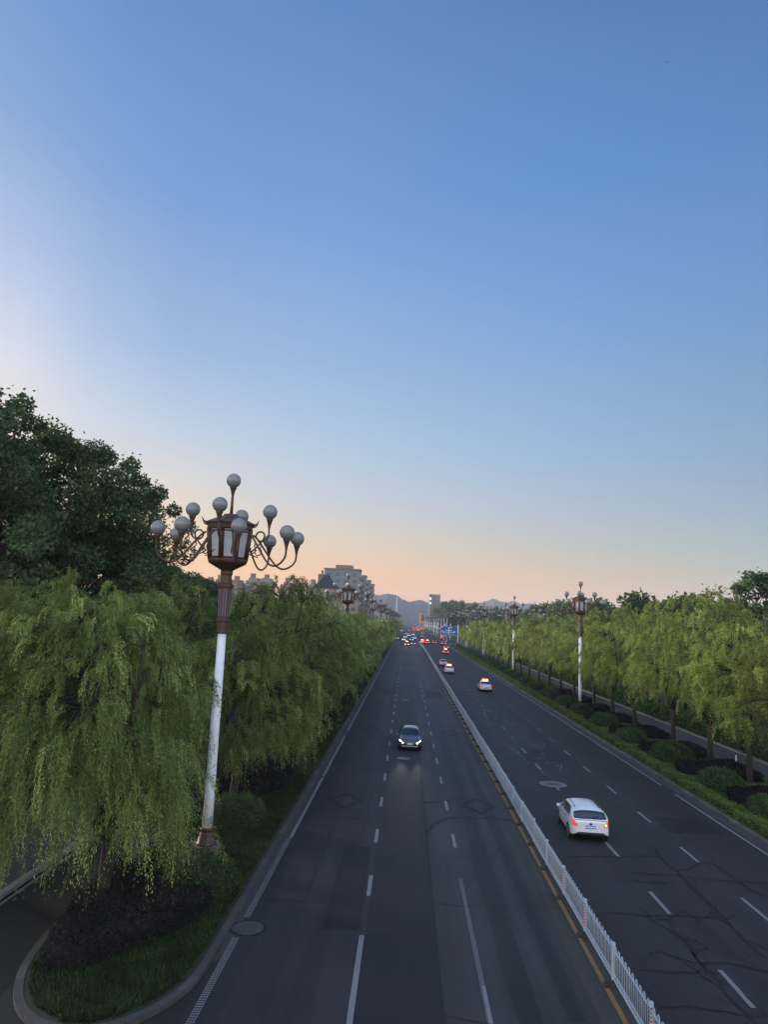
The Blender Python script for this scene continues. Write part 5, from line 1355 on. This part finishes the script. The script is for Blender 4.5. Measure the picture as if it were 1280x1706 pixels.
root = empty('white_house', (108, 255, 0)); b = MB(); b.box(-6, 7, 0, 10, 0, 11.5); b.build('wall', mat('white_wall', (.5, .52, .55), .7), root)
b = MB(); b.lathe([(9.6, 11.4), (5, 12.6), (.3, 13.8)], 4, rot=math.pi / 4, smooth=False); b.build('roof', mat('grey_roof', (.2, .22, .26), .7), root)
b = MB(); grid_windows(b, -5, 6, 2, 11, 5, 3, 0); b.build('window', M_win, root)
tag(root, 'white house glimpsed through a gap left of the lone round tree', 'building')
# mast
root = empty('radio_mast', (-13.5, 900, 0)); b = MB()
for k in range(3):
    a = k * 2.094; b.tube([(2.2 * math.cos(a), 2.2 * math.sin(a), 0), (.3 * math.cos(a), .3 * math.sin(a), 36)], .16, 5)
for z in range(2, 36, 3):
    r_ = 2.2 - 1.9 * z / 36
    for k in range(3):
        a, a2 = k * 2.094, (k + 1) * 2.094; b.tube([(r_ * math.cos(a), r_ * math.sin(a), z), (r_ * math.cos(a2), r_ * math.sin(a2), z + 2)], .08, 4)
b.tube([(0, 0, 35.5), (0, 0, 47)], [.3, .12], 6); b.build('lattice', M_white_paint, root)
tag(root, 'thin white radio mast in front of the hills left of the road end', 'mast')

# ---------------------------------------------------------------- hills
def hill(name, pts, y, depth, m, seed):
    rg = random.Random(seed); b = MB(); n = len(pts) * 10; prof = []
    for i in range(n + 1):
        t = i / n * (len(pts) - 1); j = min(int(t), len(pts) - 2); f = t - j; f = f * f * (3 - 2 * f)
        x = pts[j][0] + (pts[j + 1][0] - pts[j][0]) * (t - j); z = pts[j][1] + (pts[j + 1][1] - pts[j][1]) * f
        prof.append((x, z + rg.uniform(-1, 1) * z * .012))
    rows = 9; vs = []
    for r_ in range(rows + 1):
        f = r_ / rows; g_ = math.sin(f * math.pi / 2)
        for i, (x, z) in enumerate(prof):
            rid = .5 + .5 * math.sin(x * .026 + f * 3)
            vs.append((x * (1 - .12 * (1 - f)) , y - depth * (1 - f), -2 + (z + 2) * (g_ ** (1.0 + .35 * rid)) ))
    m_ = len(prof)
    # back slope
    for (x, z) in prof: vs.append((x, y + depth, -2))
    fs = [(r_ * m_ + i, r_ * m_ + i + 1, (r_ + 1) * m_ + i + 1, (r_ + 1) * m_ + i) for r_ in range(rows + 1) for i in range(m_ - 1)]
    b.add(vs, fs, 0, True); o = b.build(name, m); tag(o, kind='structure')
hill('hills', [(-1300, 34.975), (-700, 64.975), (-350, 54.975), (-150, 67.475), (-80, 73.975), (-53, 78.975), (-33, 75.975), (-10, 63.975), (5, 58.475), (18, 61.475), (28, 64.475), (37.5, 64.975), (50, 60.975), (65, 55.975), (107.5, 53.975), (150, 49.975), (210, 54.975), (260, 49.975), (400, 44.975)], 2000, 450, M_hill, 1)
hill('hills', [(30, 34.975), (130, 59.975), (200, 73.975), (252.5, 78.975), (272.5, 84.975), (295, 93.975), (325, 84.975), (345, 82.975), (365, 88.975), (395, 79.975), (425, 83.975), (480, 74.975), (550, 79.975), (700, 84.975), (900, 97.475), (1115, 110.975), (1350, 99.975), (1800, 114.975), (2600, 64.975)], 2500, 500, M_hill, 2)

# ---------------------------------------------------------------- bird
b = MB(); b.lathe([(.02, -.28), (.10, -.12), (.12, .05), (.06, .22), (.02, .30)], 8)
bird = empty('bird', (30.3, 64.5, 60)); bo = b.build('body', PB, bird); bo.rotation_euler = (R(-80), 0, 0)
for sg in (-1, 1):
    b = MB(); b.add([(0, .1, 0), (sg * .45, .05, .16), (sg * .8, -.12, .05), (sg * .4, -.14, .12), (0, -.12, 0), (0, .1, .02), (sg * .45, .05, .175), (sg * .4, -.14, .135), (0, -.12, .02)], [(0, 1, 2, 3, 4), (8, 7, 2, 6, 5)]); b.build('wing', PB, bird)
_d = (-cam.matrix_world.col[2].xyz * FPX + cx * (1113 - 640) - cy * (104 - 853)).normalized()
bird.location = Vector((0, 0, CAM_H)) + _d * 210
tag(bird, 'tiny dark bird high in the sky at the upper right', 'bird')

# ---------------------------------------------------------------- haze
HAZE = 0.00017
if HAZE:
    b = MB(); b.box(-3450, 3450, -150, 3350, -3.2, 128); o = b.build('haze', None); o.data.materials.clear()
    m = bpy.data.materials.new('haze_air'); m.use_nodes = True; n, l = m.node_tree.nodes, m.node_tree.links
    n.remove(n['Principled BSDF']); v = n.new('ShaderNodeVolumePrincipled'); v.inputs['Color'].default_value = (.78, .86, 1, 1); v.inputs['Density'].default_value = HAZE
    v.inputs['Anisotropy'].default_value = 0.0
    l.new(v.outputs[0], n['Material Output'].inputs['Volume']); o.data.materials.append(m); tag(o, 'thin blue evening haze over the whole scene', 'haze', kind='stuff')
